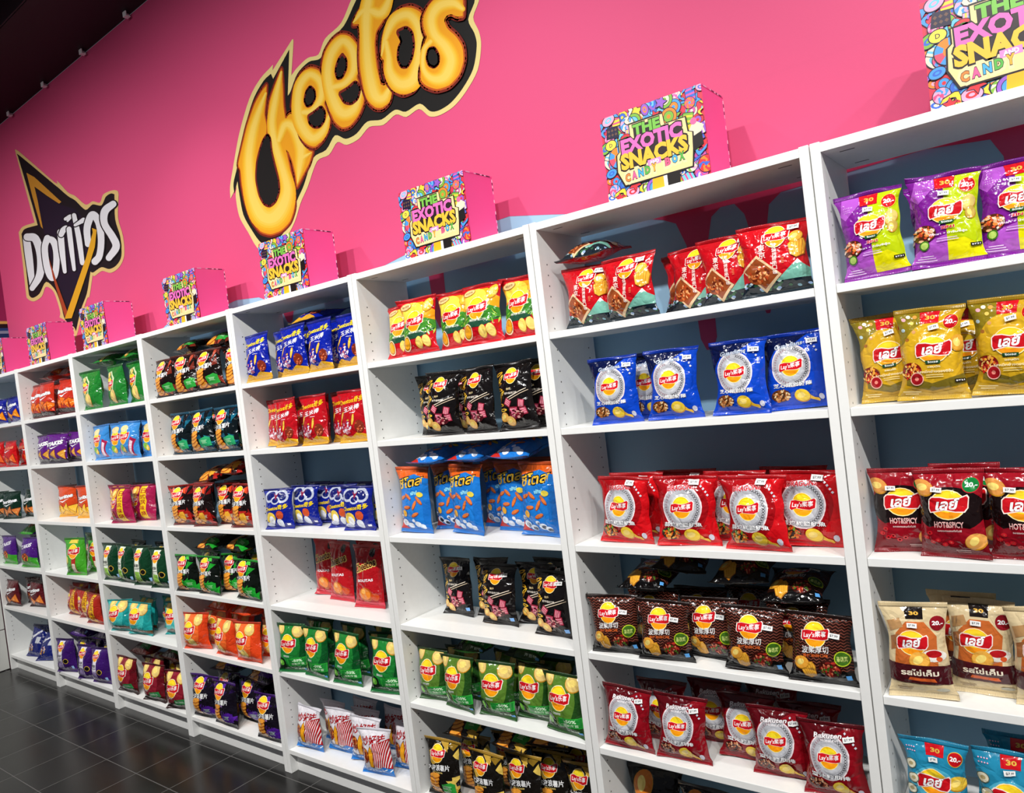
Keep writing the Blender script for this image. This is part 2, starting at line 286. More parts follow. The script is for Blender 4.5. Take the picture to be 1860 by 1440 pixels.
def D_21(d):
    d.P([(.0, .33), (0, .88), (.3, .96), (.7, .95), (1, .75), (1, .42)], '#f7a51e'); d.O(.4, .7, .36, .3, '#ffd84a', n=22); d.P([(0, .6), (.5, .64), (1, .58), (1, .48), (0, .46)], '#f08a3a')
    d.P([(0, .3), (0, .52), (.15, .58), (.35, .46), (.55, .52), (.8, .62), (1, .56), (1, .36), (.6, .26), (.3, .24)], '#3f8a2a')
    r = random.Random(4)
    for i in range(34): d.z -= .8; d.PL(r.uniform(.02, .98), r.uniform(.3, .54), [(-.5, 0), (0, .09), (.5, 0), (0, -.09)], .16, ['#8cc63c', '#2f6a24', '#c9d84a', '#1f4a2c'][i % 4], r.uniform(20, 160))
    d.P([(.1, .3), (.3, .36), (.7, .36), (.85, .3), (.6, .24), (.3, .24)], '#24503a')
    lays(d, .46, .58, .52); d.T('韓式鮮蜜口味', .5, .365, .44, .05, '#f3f7e8', 0, .02); chip(d, .60, .15, .26, 80, '#f6d566'); chip(d, .80, .16, .26, 100, '#f8dc7a')
    d.O(.2, .17, .14, .16, '#f7e6bc'); d.O(.2, .17, .12, .14, '#b3741a'); d.O(.2, .17, .10, .115, '#f5a81e'); chip(d, .84, .86, .3, 60, '#f0b42c')
    d.O(.22, .9, .17, .07, '#c98a3c', 10); d.O(.22, .9, .155, .06, '#f0c98a', 10); d.T('現在就脆', .22, .90, .2, .04, '#5a2a10', 8, .02)
def beef(d):
    for i in range(8): y = .88-i*.085; d.z -= .6; d.O(.12+.05*math.sin(i*2), y, .13, .035, ['#d9a326', '#f0c23c', '#a8741a'][i % 3], 30*math.sin(i*1.7)+20, 10); d.O(.12+.05*math.sin(i*2), y, .07, .015, '#120e0e', 30*math.sin(i*1.7)+20, 8)
    lays(d, .5, .83, .38); d.T('神戶', .42, .62, .13, .055, '#f3d9a0'); d.T('和牛燒肉口味', .48, .55, .38, .05, '#f3e9da'); d.PL(.62, .49, [(-.6, -.03), (.6, .2), (.6, .23), (-.6, .01)], .5, '#e8d8c4', 6); d.PL(.66, .46, [(-.6, -.03), (.6, .2), (.6, .23), (-.6, .01)], .5, '#cbb69c', 6)
    for (x, y, s_, a) in ((.36, .40, .2, -30), (.74, .36, .2, 80), (.76, .24, .2, 10), (.5, .24, .26, 0)):
        d.PL(x, y, [(-.5, -.4), (.45, -.45), (.5, .4), (-.4, .45)], s_, '#7a1c2c', a); d.PL(x, y, [(-.42, -.32), (.38, -.36), (.42, .32), (-.33, .36)], s_, '#c8506a', a)
        for k in range(3): d.z -= (.9 if k else 0); d.PL(x, y, [(-.35, -.2+k*.2), (.35, -.24+k*.2), (.35, -.19+k*.2), (-.35, -.13+k*.2)], s_, '#f0b6bc', a)
    blob(d, .56, .2, .42, ['#4a1018', '#a83248', '#d9708a', '#7a1c2c', '#e8a6a0'], 18, 8, .5); chip(d, .2, .17, .24, 20, '#f0b45a'); chip(d, .36, .10, .26, -5, '#f4c06a')
def D_22(d): beef(d)
def D_24(d): beef(d); d.R(.84, .05, .94, .11, '#7fb4f0')
def D_23(d):
    d.P([(0, .84), (.6, .94), (1, .86), (1, 1), (0, 1)], '#e8641c'); d.P([(0, 0), (.3, 0), (.12, .1), (0, .3)], '#c8281c'); d.T('ชีโตส', .47, .81, .92, .28, '#14100e', 9, .075, .15); d.T('ชีโตส', .47, .81, .86, .24, '#f4c13a', 9, .02, .15); d.T('พัฟ', .62, .63, .24, .09, '#8fd8f0', 8, .05, 0, '#1c4a9c', .04)
    for (x, y, a) in ((.2, .54, 20), (.42, .56, -30), (.62, .42, 60), (.36, .38, 5), (.76, .5, -50), (.62, .26, 20)): d.O(x, y, .13, .045, '#a8441a', a, 12); d.O(x, y+.008, .12, .035, '#e07a3a', a, 12)
    for (x, y, r_) in ((.22, .12, .12), (.4, .07, .1), (.66, .1, .1), (.78, .06, .09), (.12, .22, .07), (.54, .16, .06)): d.z -= .4; d.O(x, y, r_, r_*.7, '#dfe9f4', n=12); d.O(x+.02, y-.01, r_*.7, r_*.45, '#f8fbff', n=10, keep=True)
    d.O(.8, .6, .09, .06, '#e8d04a', -10); d.O(.26, .28, .08, .08, '#f0b02c'); d.R(.86, .0, 1, .5, '#1a6cc0')
def simple(d, hi, lg, chips, txt='乐事', green=True, sub='#ffffff', lo=None):
    d.O(lg[0], lg[1]-.02, .44, .56, hi, n=28)
    if lo: d.P([(0, 0), (1, 0), (1, .12), (.5, .2), (0, .1)], lo)
    for (x, y, s_, a) in chips: chip(d, x, y, s_, a, '#e8c878')
    lays(d, lg[0], lg[1], lg[2], txt); d.z -= 1; small(d, lg[0]-.05, lg[1]-.27, .24, 2, sub)
def nori(d, hi, dark):
    d.P([(0, .0), (.3, 0), (.34, .15), (.24, .34), (.06, .3), (0, .2)], dark)
    simple(d, hi, (.44, .62, .56), ((.17, .93, .28, 70), (.78, .9, .4, -20)))
    d.P([(.42, .1), (1, .13), (1, .32), (.42, .28)], '#2fa83a'); d.P([(.45, .11), (.98, .14), (.98, .3), (.45, .265)], '#1f8a34'); d.T('-50%', .74, .245, .3, .07, '#d6f5cf', 2, .03); d.T('清新海苔', .74, .17, .38, .06, '#d6f5cf', 2, .02)
    d.O(.18, .18, .16, .15, '#0e2414', 10); d.O(.18, .19, .08, .09, '#6ac23c', 10); d.O(.16, .2, .04, .05, '#a4e06a'); d.T('海苔味', .75, .05, .34, .05, '#dff0dc', 0, .03); d.R(.88, .01, .97, .05, '#5aa0e0')
def D_25(d): nori(d, '#587f2c', '#0c2410')
def D_35(d): nori(d, '#1f8034', '#143010')
def D_26(d): des_big(d, ['#c9a03c', '#e8c65c', '#8a6a1c'], '#f0d27a', '香烤五花肉味', 3)
def D_41(d): des_big(d, ['#7a2a1c', '#a8402a', '#541810'], '#e8a08a', '碳烤味', 4)
def D_42(d): des_big(d, ['#0f4a62', '#1c6a84', '#083044'], '#8fd8e8', '铁板鱿鱼', 5, badge='#2fa86a')
def D_43(d): des_big(d, ['#b3201c', '#d94a24', '#7a1010'], '#f07a5a', '香辣味', 6, badge='#a81c14'); ridged(d, .62, .2, .3, 10)
def D_44(d): des_big(d, ['#1f9a2c', '#3fc23c', '#0f5a1c'], '#8fe07a', '青柠味', 7, badge='#22a032')
def D_46(d): des_big(d, ['#3c1466', '#5a24a0', '#241040'], '#c99af0', '金黄炸鸡', 8, badge='#4a1a8a')
def cheet(d, col, gold, word='玉米棒', low='#d9a326'):
    d.P([(0, 0), (1, 0), (1, .08), (.7, .14), (.45, .05), (.2, .12), (0, .06)], low)
    d.T('Cheetos奇多', .5, .83, .9, .15, gold, 5, .05, .1, '#14100e', .03); d.T(word, .55, .66, .58, .13, '#f6f6fa', 8, .03, .1); d.z -= 1; small(d, .6, .56, .3, 1, '#f6f6fa')
    for (x, y, a) in ((.2, .5, 60), (.62, .42, 75), (.35, .36, 30)): d.O(x, y, .15, .045, '#a8641a', a, 12); d.O(x, y, .135, .035, '#f2c24a', a, 12)
    blob(d, .34, .26, .46, [col, '#e8d8e0', '#c96a7a', '#8a3a6a', '#f0e4ee'], 20, 5); blob(d, .8, .26, .26, ['#7a2a18', '#c8562c', '#e8845a', '#8a3018'], 14, 6, 1.2)
def D_31(d): cheet(d, '#0a1f9c', '#ffe11e')
def D_32(d): cheet(d, '#b3101c', '#ffc61e')
def D_33(d):
    for (x, y, r_, a) in ((.3, .86, .24, 20), (.7, .84, .24, -20), (.5, .74, .16, 0)): d.O(x, y, r_, r_*.7, '#b9bfd0', a, 14); d.O(x, y, r_*.72, r_*.45, '#101c66', a, 14)
    d.PL(.5, .84, [(-.3, .3), (0, -.3), (.3, .3), (0, .1)], .3, '#8a1c3a'); d.T('Cheetos奇多', .5, .54, .86, .13, '#ffd91e', 5, .05, .1, '#14100e', .03)
    d.O(.3, .26, .2, .16, '#e8c84a', 10, 14); d.O(.34, .2, .12, .12, '#eef0f4', 0, 12); d.O(.66, .34, .13, .12, '#c8502c', 10, 12); d.O(.62, .12, .12, .12, '#dfe4ee', 0, 12); d.O(.24, .08, .16, .06, '#c9cede'); d.R(.82, .05, .92, .1, '#f4f4f4')
def D_34(d):
    d.PL(.74, .93, [(-.4, -.2), (-.2, -.4), (.2, -.4), (.4, -.2), (.4, .2), (.2, .4), (-.2, .4), (-.4, .2)], .26, '#14100e'); d.T('Cheetos', .47, .70, .88, .26, '#e8c66a', 16, .085, .1); d.T('Cheetos', .47, .70, .81, .205, '#4a0c0c', 16, .02, .1)
    d.T('BOLITAS', .5, .44, .56, .07, '#f4eef0', 4, .04); d.O(.5, .19, .24, .19, '#b3541a'); d.O(.48, .2, .2, .15, '#e8862c'); d.O(.44, .24, .08, .06, '#f6b45a'); d.O(.8, .15, .12, .1, '#c9481a'); d.P([(0, 0), (1, 0), (1, .05), (0, .06)], '#e0455a')
def D_36(d):
    d.P([(.42, .2), (1, .12), (1, .84), (.5, .72)], '#b3141c')
    for i in range(11): x = .44+.06*i; d.z -= (.9 if i else 0); d.P([(x-.1, .16), (x-.075, .16), (x+.17, .8), (x+.15, .8)], '#f6e6e8')
    d.T('炒好味', .5, .80, .8, .22, '#a8101c', 8, .06, .1, '#f6e6e8', .03); blob(d, .18, .42, .34, ['#7a2410', '#d9641c', '#a83a14', '#f0a03c'], 18, 3, 1.1)
    d.P([(.36, .16), (.33, .5), (.38, .62), (.42, .68), (.47, .6), (.52, .5), (.5, .16)], '#7a3a0a'); d.P([(.38, .17), (.35, .5), (.39, .6), (.42, .65), (.46, .59), (.5, .5), (.48, .17)], '#f2a81e')
    d.P([(0, 0), (1, 0), (1, .12), (.8, .2), (.6, .11), (.4, .17), (.2, .1), (0, .22)], '#1c7ad0')
    for i in range(9): d.z -= .6; d.O(.08+.11*i, .09+.03*math.sin(i*2), .05, .014, '#e8f4fb', 30*math.sin(i), 8)
def D_45(d): simple(d, '#f26a2c', (.36, .55, .52), ((.2, .93, .3, 60), (.7, .86, .36, -30), (.5, .2, .32, -20)))
def D_51(d): d.P([(.05, .1), (.05, .6), (.2, .86), (.45, .9), (.6, .7), (.58, .1)], '#cfe0b4'); d.P([(.1, .1), (.1, .6), (.22, .81), (.42, .85), (.54, .68), (.53, .1)], '#2f7a34'); lays(d, .33, .55, .42, '乐事'); chip(d, .5, .2, .4, 60, '#e8c878'); chip(d, .34, .78, .2, 40, '#c9b26a')
def D_52(d): d.P([(.62, 0), (.8, 0), (.95, .5), (.8, .6)], '#a8204a'); d.P([(.66, .05), (.76, .05), (.88, .45), (.8, .5)], '#f0d4e0'); lays(d, .42, .6, .5, '乐事'); d.O(.4, .84, .2, .1, '#f0d89a'); d.O(.34, .25, .13, .11, '#8cc64a'); chip(d, .45, .2, .2, 20)
def yellowstrip(d, col='#f0c81e', tcol='#a8102a', x=.62):
    d.P([(x-.14, 0), (x+.14, 0), (x+.17, .5), (x+.1, 1), (x-.12, 1), (x-.1, .5)], col)
    for i, ch in enumerate('日式风味烧'): d.T(ch, x+.02, .86-.17*i, .2, .13, tcol, 0, .04)
    lays(d, .24, .6, .38, '乐事')
def D_53(d): yellowstrip(d); chip(d, .3, .86, .34, 20, '#e0a03c'); blob(d, .22, .22, .3, ['#7a102c', '#e8b03c', '#c8502c'], 10, 3)
def D_65(d): yellowstrip(d, '#f2b81e', '#8a1414'); blob(d, .22, .25, .3, ['#7a1c10', '#e8903c', '#c8502c'], 10, 3)
def D_64(d): d.P([(.3, .9), (.75, .9), (.7, 1), (.35, 1)], '#e8d04a'); d.P([(.48, .0), (.72, .0), (.7, .65), (.5, .7)], '#b3241c'); d.P([(.5, .05), (.7, .05), (.68, .3), (.52, .3)], '#f4e6d0'); lays(d, .55, .66, .5, '乐事'); chip(d, .2, .4, .26, 60, '#d8e06a')
def label(d, strip_, lo, x=.42, ring='#c9a83a'):
    d.P([(x-.16, .02), (x+.16, .02), (x+.12, .6), (x+.17, .98), (x-.13, .98), (x-.1, .6)], strip_); d.P([(x-.16, .02), (x+.16, .02), (x+.11, .34), (x-.1, .36)], lo)
    lays(d, x, .8, .36, '乐事'); d.T('鲜切薯片', x, .52, .22, .09, '#2a2a2a', 0, .03); d.R(x-.1, .43, x+.12, .445, '#3a3a3a'); d.O(x+.3, .34, .11, .09, ring); d.O(x+.3, .34, .09, .07, '#141010'); d.R(.87, .06, .93, .16, '#9cc4f0')
def D_54(d): label(d, '#e6ecdc', '#8fc24a')
def D_66(d): label(d, '#e6e2ee', '#9a86b8')
def D_55(d): simple(d, '#3fb6b0', (.4, .6, .5), ((.3, .93, .3, 40), (.72, .86, .42, -20)), lo='#5a3a1c')
def D_56(d): simple(d, '#8a1c2c', (.42, .58, .52), ((.22, .9, .3, 60), (.74, .88, .36, -40)), lo='#3a100c'); d.P([(.5, .1), (.92, .14), (.9, .3), (.52, .27)], '#2f8a4a'); small(d, .7, .23, .3, 3, '#cfe8cf')
def tort(d, name, col, hot='#f08a1e', n=5, tc='#f4f4f6', y=.66):
    d.T(name, .5, y, .84, .13, tc, 6, .06, .1, '#100c10', .03)
    d.P([(.25, y-.13), (.45, y-.2), (.8, y-.06), (.46, y-.15)], '#f4f4f6')
    r = random.Random(len(name))
    for i in range(n):
        x = .14+.72*i/(n-1)+r.uniform(-.03, .03); yy = .26+r.uniform(-.06, .08); a = r.uniform(-40, 40)
        d.PL(x, yy, [(-.5, .35), (.5, .38), (0, -.5)], .34, '#8a3a10', a); d.PL(x, yy, [(-.43, .3), (.43, .33), (0, -.42)], .34, hot, a)
        for k in range(3): d.z -= .6; d.O(x+r.uniform(-.06, .06), yy+r.uniform(-.03, .03), .018, .012, '#ffd27a', n=6)
def D_61(d): d.P([(0, 0), (1, 0), (1, .1), (0, .14)], '#200808'); tort(d, 'dinamita', '#c8321c', '#f0721e', 5)
def D_62(d): d.P([(0, 0), (1, 0), (1, .1), (0, .14)], '#1c1424'); tort(d, 'BTAKIS', '#5a1a7a', '#e0a03c', 3)
def D_63(d): d.P([(0, 0), (1, 0), (1, .34), (.5, .24), (0, .36)], '#f2b81e'); tort(d, 'Doritos', '#d8481a', '#f6c43c', 4)
def D_71(d): tort(d, 'Doritos', '#101c8a', '#f0901e', 3)
def D_72(d): tort(d, 'Doritos', '#c81418', '#f0642c', 3, '#f07a5a', .75)
def D_73(d): tort(d, 'Doritos', '#0c2a1c', '#e0803c', 4)
def D_74(d): d.P([(0, 0), (1, 0), (1, .3), (.6, .4), (.3, .3), (0, .42)], '#3fa02c'); blob(d, .5, .34, .4, ['#6a2a10', '#f0701e', '#e8b03c', '#c83a1c'], 14, 3); d.T('TAKIS', .5, .74, .6, .13, '#e8e4f0', 12, .05)
def D_75(d): tort(d, 'Doritos', '#5a1418', '#e8843c', 3)
def D_76(d): d.T('Cheetos', .4, .7, .7, .14, '#e8e8f0', 30, .05); d.R(.55, .4, .8, .62, '#c9ccd4'); blob(d, .3, .25, .4, ['#101c6a', '#c8702c', '#e8b03c', '#f0e4ee'], 12, 3)

# cell: (body colour, top seal, bottom seal, builder, what it looks like, name, category, sticker)
DESIGN = {
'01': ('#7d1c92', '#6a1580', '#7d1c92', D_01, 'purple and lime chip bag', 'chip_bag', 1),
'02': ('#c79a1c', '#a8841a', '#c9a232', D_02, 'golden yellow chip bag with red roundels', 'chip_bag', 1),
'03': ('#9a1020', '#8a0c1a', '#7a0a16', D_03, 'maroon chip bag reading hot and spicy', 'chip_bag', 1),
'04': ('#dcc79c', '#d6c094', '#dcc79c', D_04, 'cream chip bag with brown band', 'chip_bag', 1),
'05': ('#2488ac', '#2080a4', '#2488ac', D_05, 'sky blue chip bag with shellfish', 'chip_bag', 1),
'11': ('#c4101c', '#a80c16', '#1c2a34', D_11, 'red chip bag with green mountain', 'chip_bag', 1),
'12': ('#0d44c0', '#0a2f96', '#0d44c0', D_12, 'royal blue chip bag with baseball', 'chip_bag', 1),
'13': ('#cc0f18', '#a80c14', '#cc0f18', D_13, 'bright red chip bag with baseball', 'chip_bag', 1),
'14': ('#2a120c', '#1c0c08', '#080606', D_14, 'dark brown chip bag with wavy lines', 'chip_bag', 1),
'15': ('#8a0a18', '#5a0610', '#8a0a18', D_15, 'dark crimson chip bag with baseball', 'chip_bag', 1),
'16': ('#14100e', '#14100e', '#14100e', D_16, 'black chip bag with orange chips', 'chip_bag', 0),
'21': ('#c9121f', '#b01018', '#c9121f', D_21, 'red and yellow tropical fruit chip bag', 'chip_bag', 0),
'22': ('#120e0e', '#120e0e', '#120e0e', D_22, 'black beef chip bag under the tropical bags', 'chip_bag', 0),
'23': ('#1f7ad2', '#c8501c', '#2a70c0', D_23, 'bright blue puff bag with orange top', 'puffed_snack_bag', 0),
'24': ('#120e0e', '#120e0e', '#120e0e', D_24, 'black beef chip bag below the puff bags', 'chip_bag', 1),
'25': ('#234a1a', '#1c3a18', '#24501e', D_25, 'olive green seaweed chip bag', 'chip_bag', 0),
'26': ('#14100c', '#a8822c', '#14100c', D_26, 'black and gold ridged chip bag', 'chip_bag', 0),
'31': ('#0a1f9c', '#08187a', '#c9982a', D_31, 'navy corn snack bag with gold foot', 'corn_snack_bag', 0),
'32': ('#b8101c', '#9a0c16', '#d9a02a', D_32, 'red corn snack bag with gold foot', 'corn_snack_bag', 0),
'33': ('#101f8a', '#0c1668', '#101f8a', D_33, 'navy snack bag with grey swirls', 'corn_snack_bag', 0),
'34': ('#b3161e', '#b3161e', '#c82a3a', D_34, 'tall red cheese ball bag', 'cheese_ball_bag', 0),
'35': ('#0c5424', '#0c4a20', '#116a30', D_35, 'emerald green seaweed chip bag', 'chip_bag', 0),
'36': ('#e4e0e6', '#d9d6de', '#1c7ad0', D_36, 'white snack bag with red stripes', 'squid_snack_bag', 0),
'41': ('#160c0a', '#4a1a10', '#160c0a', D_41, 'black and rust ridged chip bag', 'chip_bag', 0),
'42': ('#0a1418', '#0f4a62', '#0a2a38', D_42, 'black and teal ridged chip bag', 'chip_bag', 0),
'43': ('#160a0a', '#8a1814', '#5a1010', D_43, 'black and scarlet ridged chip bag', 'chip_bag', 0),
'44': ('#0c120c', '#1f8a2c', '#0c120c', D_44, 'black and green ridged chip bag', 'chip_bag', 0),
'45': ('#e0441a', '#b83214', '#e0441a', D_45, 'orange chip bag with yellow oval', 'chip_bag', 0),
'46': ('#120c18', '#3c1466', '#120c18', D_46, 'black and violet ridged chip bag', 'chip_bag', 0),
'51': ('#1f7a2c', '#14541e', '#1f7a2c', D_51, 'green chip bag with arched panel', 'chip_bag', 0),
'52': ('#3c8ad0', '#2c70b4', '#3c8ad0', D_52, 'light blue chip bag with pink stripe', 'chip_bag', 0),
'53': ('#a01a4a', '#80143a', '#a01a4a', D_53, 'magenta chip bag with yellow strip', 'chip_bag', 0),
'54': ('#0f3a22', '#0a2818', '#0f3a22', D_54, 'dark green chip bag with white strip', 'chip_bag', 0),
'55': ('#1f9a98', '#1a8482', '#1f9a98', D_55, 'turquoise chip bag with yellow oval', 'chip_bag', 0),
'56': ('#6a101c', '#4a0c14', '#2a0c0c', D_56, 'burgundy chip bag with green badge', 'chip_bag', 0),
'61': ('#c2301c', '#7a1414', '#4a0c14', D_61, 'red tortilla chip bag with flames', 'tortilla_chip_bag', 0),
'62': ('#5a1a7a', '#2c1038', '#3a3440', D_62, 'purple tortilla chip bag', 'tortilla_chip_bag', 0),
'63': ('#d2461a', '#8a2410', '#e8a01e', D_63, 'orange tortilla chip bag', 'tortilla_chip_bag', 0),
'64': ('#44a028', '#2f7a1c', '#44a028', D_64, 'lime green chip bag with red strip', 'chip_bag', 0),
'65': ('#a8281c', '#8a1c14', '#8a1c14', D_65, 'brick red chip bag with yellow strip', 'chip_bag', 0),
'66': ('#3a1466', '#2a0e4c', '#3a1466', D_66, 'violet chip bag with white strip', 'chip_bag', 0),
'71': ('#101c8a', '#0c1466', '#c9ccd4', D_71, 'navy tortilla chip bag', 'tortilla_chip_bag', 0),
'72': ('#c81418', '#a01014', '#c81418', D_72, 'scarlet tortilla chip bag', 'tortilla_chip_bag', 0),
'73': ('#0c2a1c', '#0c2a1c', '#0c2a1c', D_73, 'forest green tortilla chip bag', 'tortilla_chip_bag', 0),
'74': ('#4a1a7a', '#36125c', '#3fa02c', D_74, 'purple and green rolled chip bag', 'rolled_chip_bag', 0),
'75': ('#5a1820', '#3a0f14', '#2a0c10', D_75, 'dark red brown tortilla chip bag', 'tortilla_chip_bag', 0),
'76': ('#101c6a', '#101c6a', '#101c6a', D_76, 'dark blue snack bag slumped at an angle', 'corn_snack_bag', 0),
}
PUFF_OUT = [(-2.69,2.6),(-2.68,2.657),(-2.635,2.738),(-2.553,2.872),(-2.441,2.999),(-2.345,3.055),(-2.241,3.082),(-2.248,3.06),(-2.091,3.136),(-2.084,3.123),(-2.126,2.994),(-2.08,3.012),(-2.005,3.026),(-1.936,3.015),(-1.883,3.061),(-1.776,3.084),(-1.692,3.155),(-1.57,3.227),(-1.436,3.213),(-1.27,3.114),(-1.122,2.986),(-1.076,2.9),(-1.113,2.842),(-1.096,2.786),(-1.094,2.736),(-1.122,2.661),(-1.184,2.608),(-1.249,2.575),(-1.32,2.566),(-1.371,2.578),(-1.417,2.62),(-1.486,2.612),(-1.539,2.638),(-1.612,2.621),(-1.691,2.637),(-1.759,2.61),(-1.835,2.608),(-1.888,2.635),(-1.949,2.6),(-2.03,2.595),(-2.11,2.509),(-2.171,2.455),(-2.223,2.39),(-2.284,2.341),(-2.387,2.291),(-2.513,2.317),(-2.584,2.416),(-2.637,2.503),(-2.645,2.598),(-2.627,2.643)]
PUFF_IN = [(-2.653,2.616),(-2.648,2.665),(-2.603,2.729),(-2.524,2.859),(-2.417,2.982),(-2.325,3.037),(-2.263,3.05),(-2.252,3.023),(-2.117,3.104),(-2.167,2.92),(-2.144,2.932),(-2.085,2.987),(-2.002,3.008),(-1.926,2.996),(-1.864,3.042),(-1.762,3.067),(-1.675,3.134),(-1.558,3.208),(-1.438,3.198),(-1.277,3.101),(-1.136,2.98),(-1.095,2.902),(-1.136,2.844),(-1.116,2.787),(-1.113,2.742),(-1.141,2.672),(-1.2,2.622),(-1.261,2.592),(-1.321,2.584),(-1.364,2.595),(-1.41,2.638),(-1.486,2.632),(-1.54,2.657),(-1.618,2.644),(-1.699,2.661),(-1.769,2.634),(-1.835,2.633),(-1.897,2.666),(-1.963,2.625),(-2.053,2.615),(-2.135,2.522),(-2.196,2.468),(-2.251,2.403),(-2.312,2.357),(-2.408,2.324),(-2.492,2.346),(-2.554,2.421),(-2.602,2.502),(-2.613,2.596),(-2.615,2.665)]
TRI_STROKES = [[(-5.093,2.931,0.0581,-0.0125,-0.0075,-0.0225),(-5.093,2.783,0.0604,-0.0117,-0.0084,-0.024),(-5.1,2.596,0.0418,-0.0072,-0.0059,-0.0171)],[(-5.078,2.936,0.0575,-0.0125,-0.0081,-0.0231),(-4.948,2.895,0.0612,-0.0131,-0.0089,-0.0248),(-4.907,2.775,0.0579,-0.0117,-0.0078,-0.0234),(-4.956,2.658,0.0592,-0.011,-0.0078,-0.0234),(-5.109,2.593,0.0423,-0.0076,-0.0058,-0.0171)],[(-4.765,2.86,0.0494,-0.0103,-0.0063,-0.0201),(-4.825,2.806,0.0478,-0.0099,-0.0066,-0.0198),(-4.828,2.682,0.05,-0.0092,-0.0069,-0.0207),(-4.774,2.605,0.0538,-0.01,-0.0075,-0.0225),(-4.704,2.64,0.0467,-0.0093,-0.0061,-0.0198),(-4.661,2.744,0.0462,-0.0094,-0.0061,-0.0193),(-4.685,2.824,0.0489,-0.0103,-0.0063,-0.0201),(-4.777,2.858,0.043,-0.009,-0.006,-0.0175)],[(-4.563,2.854,0.0451,-0.0105,-0.0061,-0.0193),(-4.574,2.735,0.041,-0.008,-0.0055,-0.017),(-4.576,2.606,0.0266,-0.0052,-0.0036,-0.0114)],[(-4.557,2.838,0.0369,-0.0081,-0.0049,-0.0153),(-4.518,2.857,0.0405,-0.009,-0.0055,-0.017),(-4.478,2.86,0.04,-0.009,-0.0055,-0.017)],[(-4.435,2.845,0.0355,-0.0077,-0.005,-0.0153),(-4.439,2.726,0.0336,-0.0072,-0.0042,-0.0144),(-4.44,2.594,0.024,-0.0045,-0.003,-0.0105)],[(-4.466,2.916,0.0217,-0.0049,-0.003,-0.0093),(-4.392,2.915,0.0254,-0.0059,-0.0032,-0.0111),(-4.44,2.897,0.0138,-0.0031,-0.0019,-0.0059)],[(-4.341,2.91,0.0289,-0.0068,-0.0037,-0.0124),(-4.319,2.773,0.0361,-0.0081,-0.0052,-0.0162),(-4.316,2.61,0.0308,-0.006,-0.004,-0.0132)],[(-4.345,2.85,0.0192,-0.0042,-0.0025,-0.0082),(-4.225,2.853,0.0319,-0.0072,-0.0043,-0.014)],[(-4.206,2.704,0.0407,-0.0088,-0.0055,-0.0182),(-4.192,2.798,0.0444,-0.0102,-0.006,-0.0198),(-4.105,2.856,0.0468,-0.011,-0.0065,-0.0208),(-4.036,2.797,0.0444,-0.01,-0.0056,-0.02),(-4.034,2.693,0.0408,-0.0086,-0.0052,-0.0184),(-4.082,2.608,0.0414,-0.0086,-0.0057,-0.019),(-4.147,2.586,0.0456,-0.0087,-0.0062,-0.0206)],[(-3.833,2.855,0.0385,-0.0098,-0.0052,-0.0178),(-3.942,2.839,0.0466,-0.0108,-0.0061,-0.0216),(-3.967,2.773,0.0414,-0.0096,-0.0054,-0.0192),(-3.892,2.679,0.0425,-0.0087,-0.0063,-0.0194),(-3.865,2.615,0.0436,-0.0098,-0.0065,-0.0208),(-3.969,2.572,0.0379,-0.0077,-0.0055,-0.0176)]]
TRI_OUT = [[(-5.083,3.506),(-5.042,3.511),(-4.554,3.17),(-4.516,3.169),(-4.388,3.063),(-4.297,3.018),(-4.176,2.935),(-4.082,2.933),(-3.995,2.903),(-3.943,2.937),(-3.855,2.936),(-3.786,2.922),(-3.763,2.892),(-3.804,2.769),(-3.774,2.654),(-3.791,2.549),(-3.868,2.497),(-3.976,2.485),(-4.08,2.516),(-4.181,2.505),(-4.208,2.514),(-4.286,2.399),(-4.314,2.395),(-4.396,2.327),(-4.533,2.191),(-4.57,2.177),(-4.586,2.263),(-4.691,2.316),(-4.746,2.339),(-4.727,2.378),(-4.782,2.511),(-4.891,2.564),(-4.975,2.515),(-5.114,2.504),(-5.215,2.541),(-5.225,2.588),(-5.21,2.816),(-5.211,2.997),(-5.126,3.018),(-4.932,3.001),(-4.984,3.171)]]
TRI_IN = [[(-5.054,3.478),(-5.029,3.476),(-4.564,3.159),(-4.518,3.129),(-4.394,3.042),(-4.305,2.993),(-4.188,2.907),(-4.087,2.915),(-3.982,2.883),(-3.915,2.917),(-3.85,2.92),(-3.809,2.905),(-3.839,2.769),(-3.807,2.661),(-3.823,2.555),(-3.894,2.515),(-3.988,2.51),(-4.083,2.539),(-4.193,2.529),(-4.23,2.54),(-4.316,2.422),(-4.424,2.34),(-4.535,2.219),(-4.558,2.25),(-4.669,2.313),(-4.697,2.402),(-4.751,2.515),(-4.876,2.595),(-5.003,2.54),(-5.113,2.529),(-5.167,2.548),(-5.178,2.59),(-5.165,2.817),(-5.166,2.977),(-5.095,2.996),(-4.888,2.974),(-4.942,3.151)]]
TRI_GOLD = [[(-4.952,3.338),(-4.838,3.278),(-4.495,3.031),(-4.529,3.028),(-4.681,3.114),(-4.857,3.221),(-4.837,3.125),(-4.815,2.933),(-4.84,2.953),(-4.91,3.172)]]
TRI_PURPLE = [[(-4.863,3.203),(-4.682,3.11),(-4.51,3.016),(-4.32,2.943),(-4.191,2.833),(-4.186,2.585),(-4.288,2.515),(-4.61,2.36),(-4.73,2.616),(-4.811,2.932)]]
TRI_BAR = [[(-4.127,2.783),(-4.072,2.76),(-4.122,2.668),(-4.256,2.554),(-4.562,2.306),(-4.664,2.317),(-4.441,2.489),(-4.252,2.633),(-4.125,2.756)]]
TRI_RED = [[(-4.776,2.734),(-4.725,2.596),(-4.611,2.356),(-4.651,2.315),(-4.691,2.42),(-4.757,2.602)]]
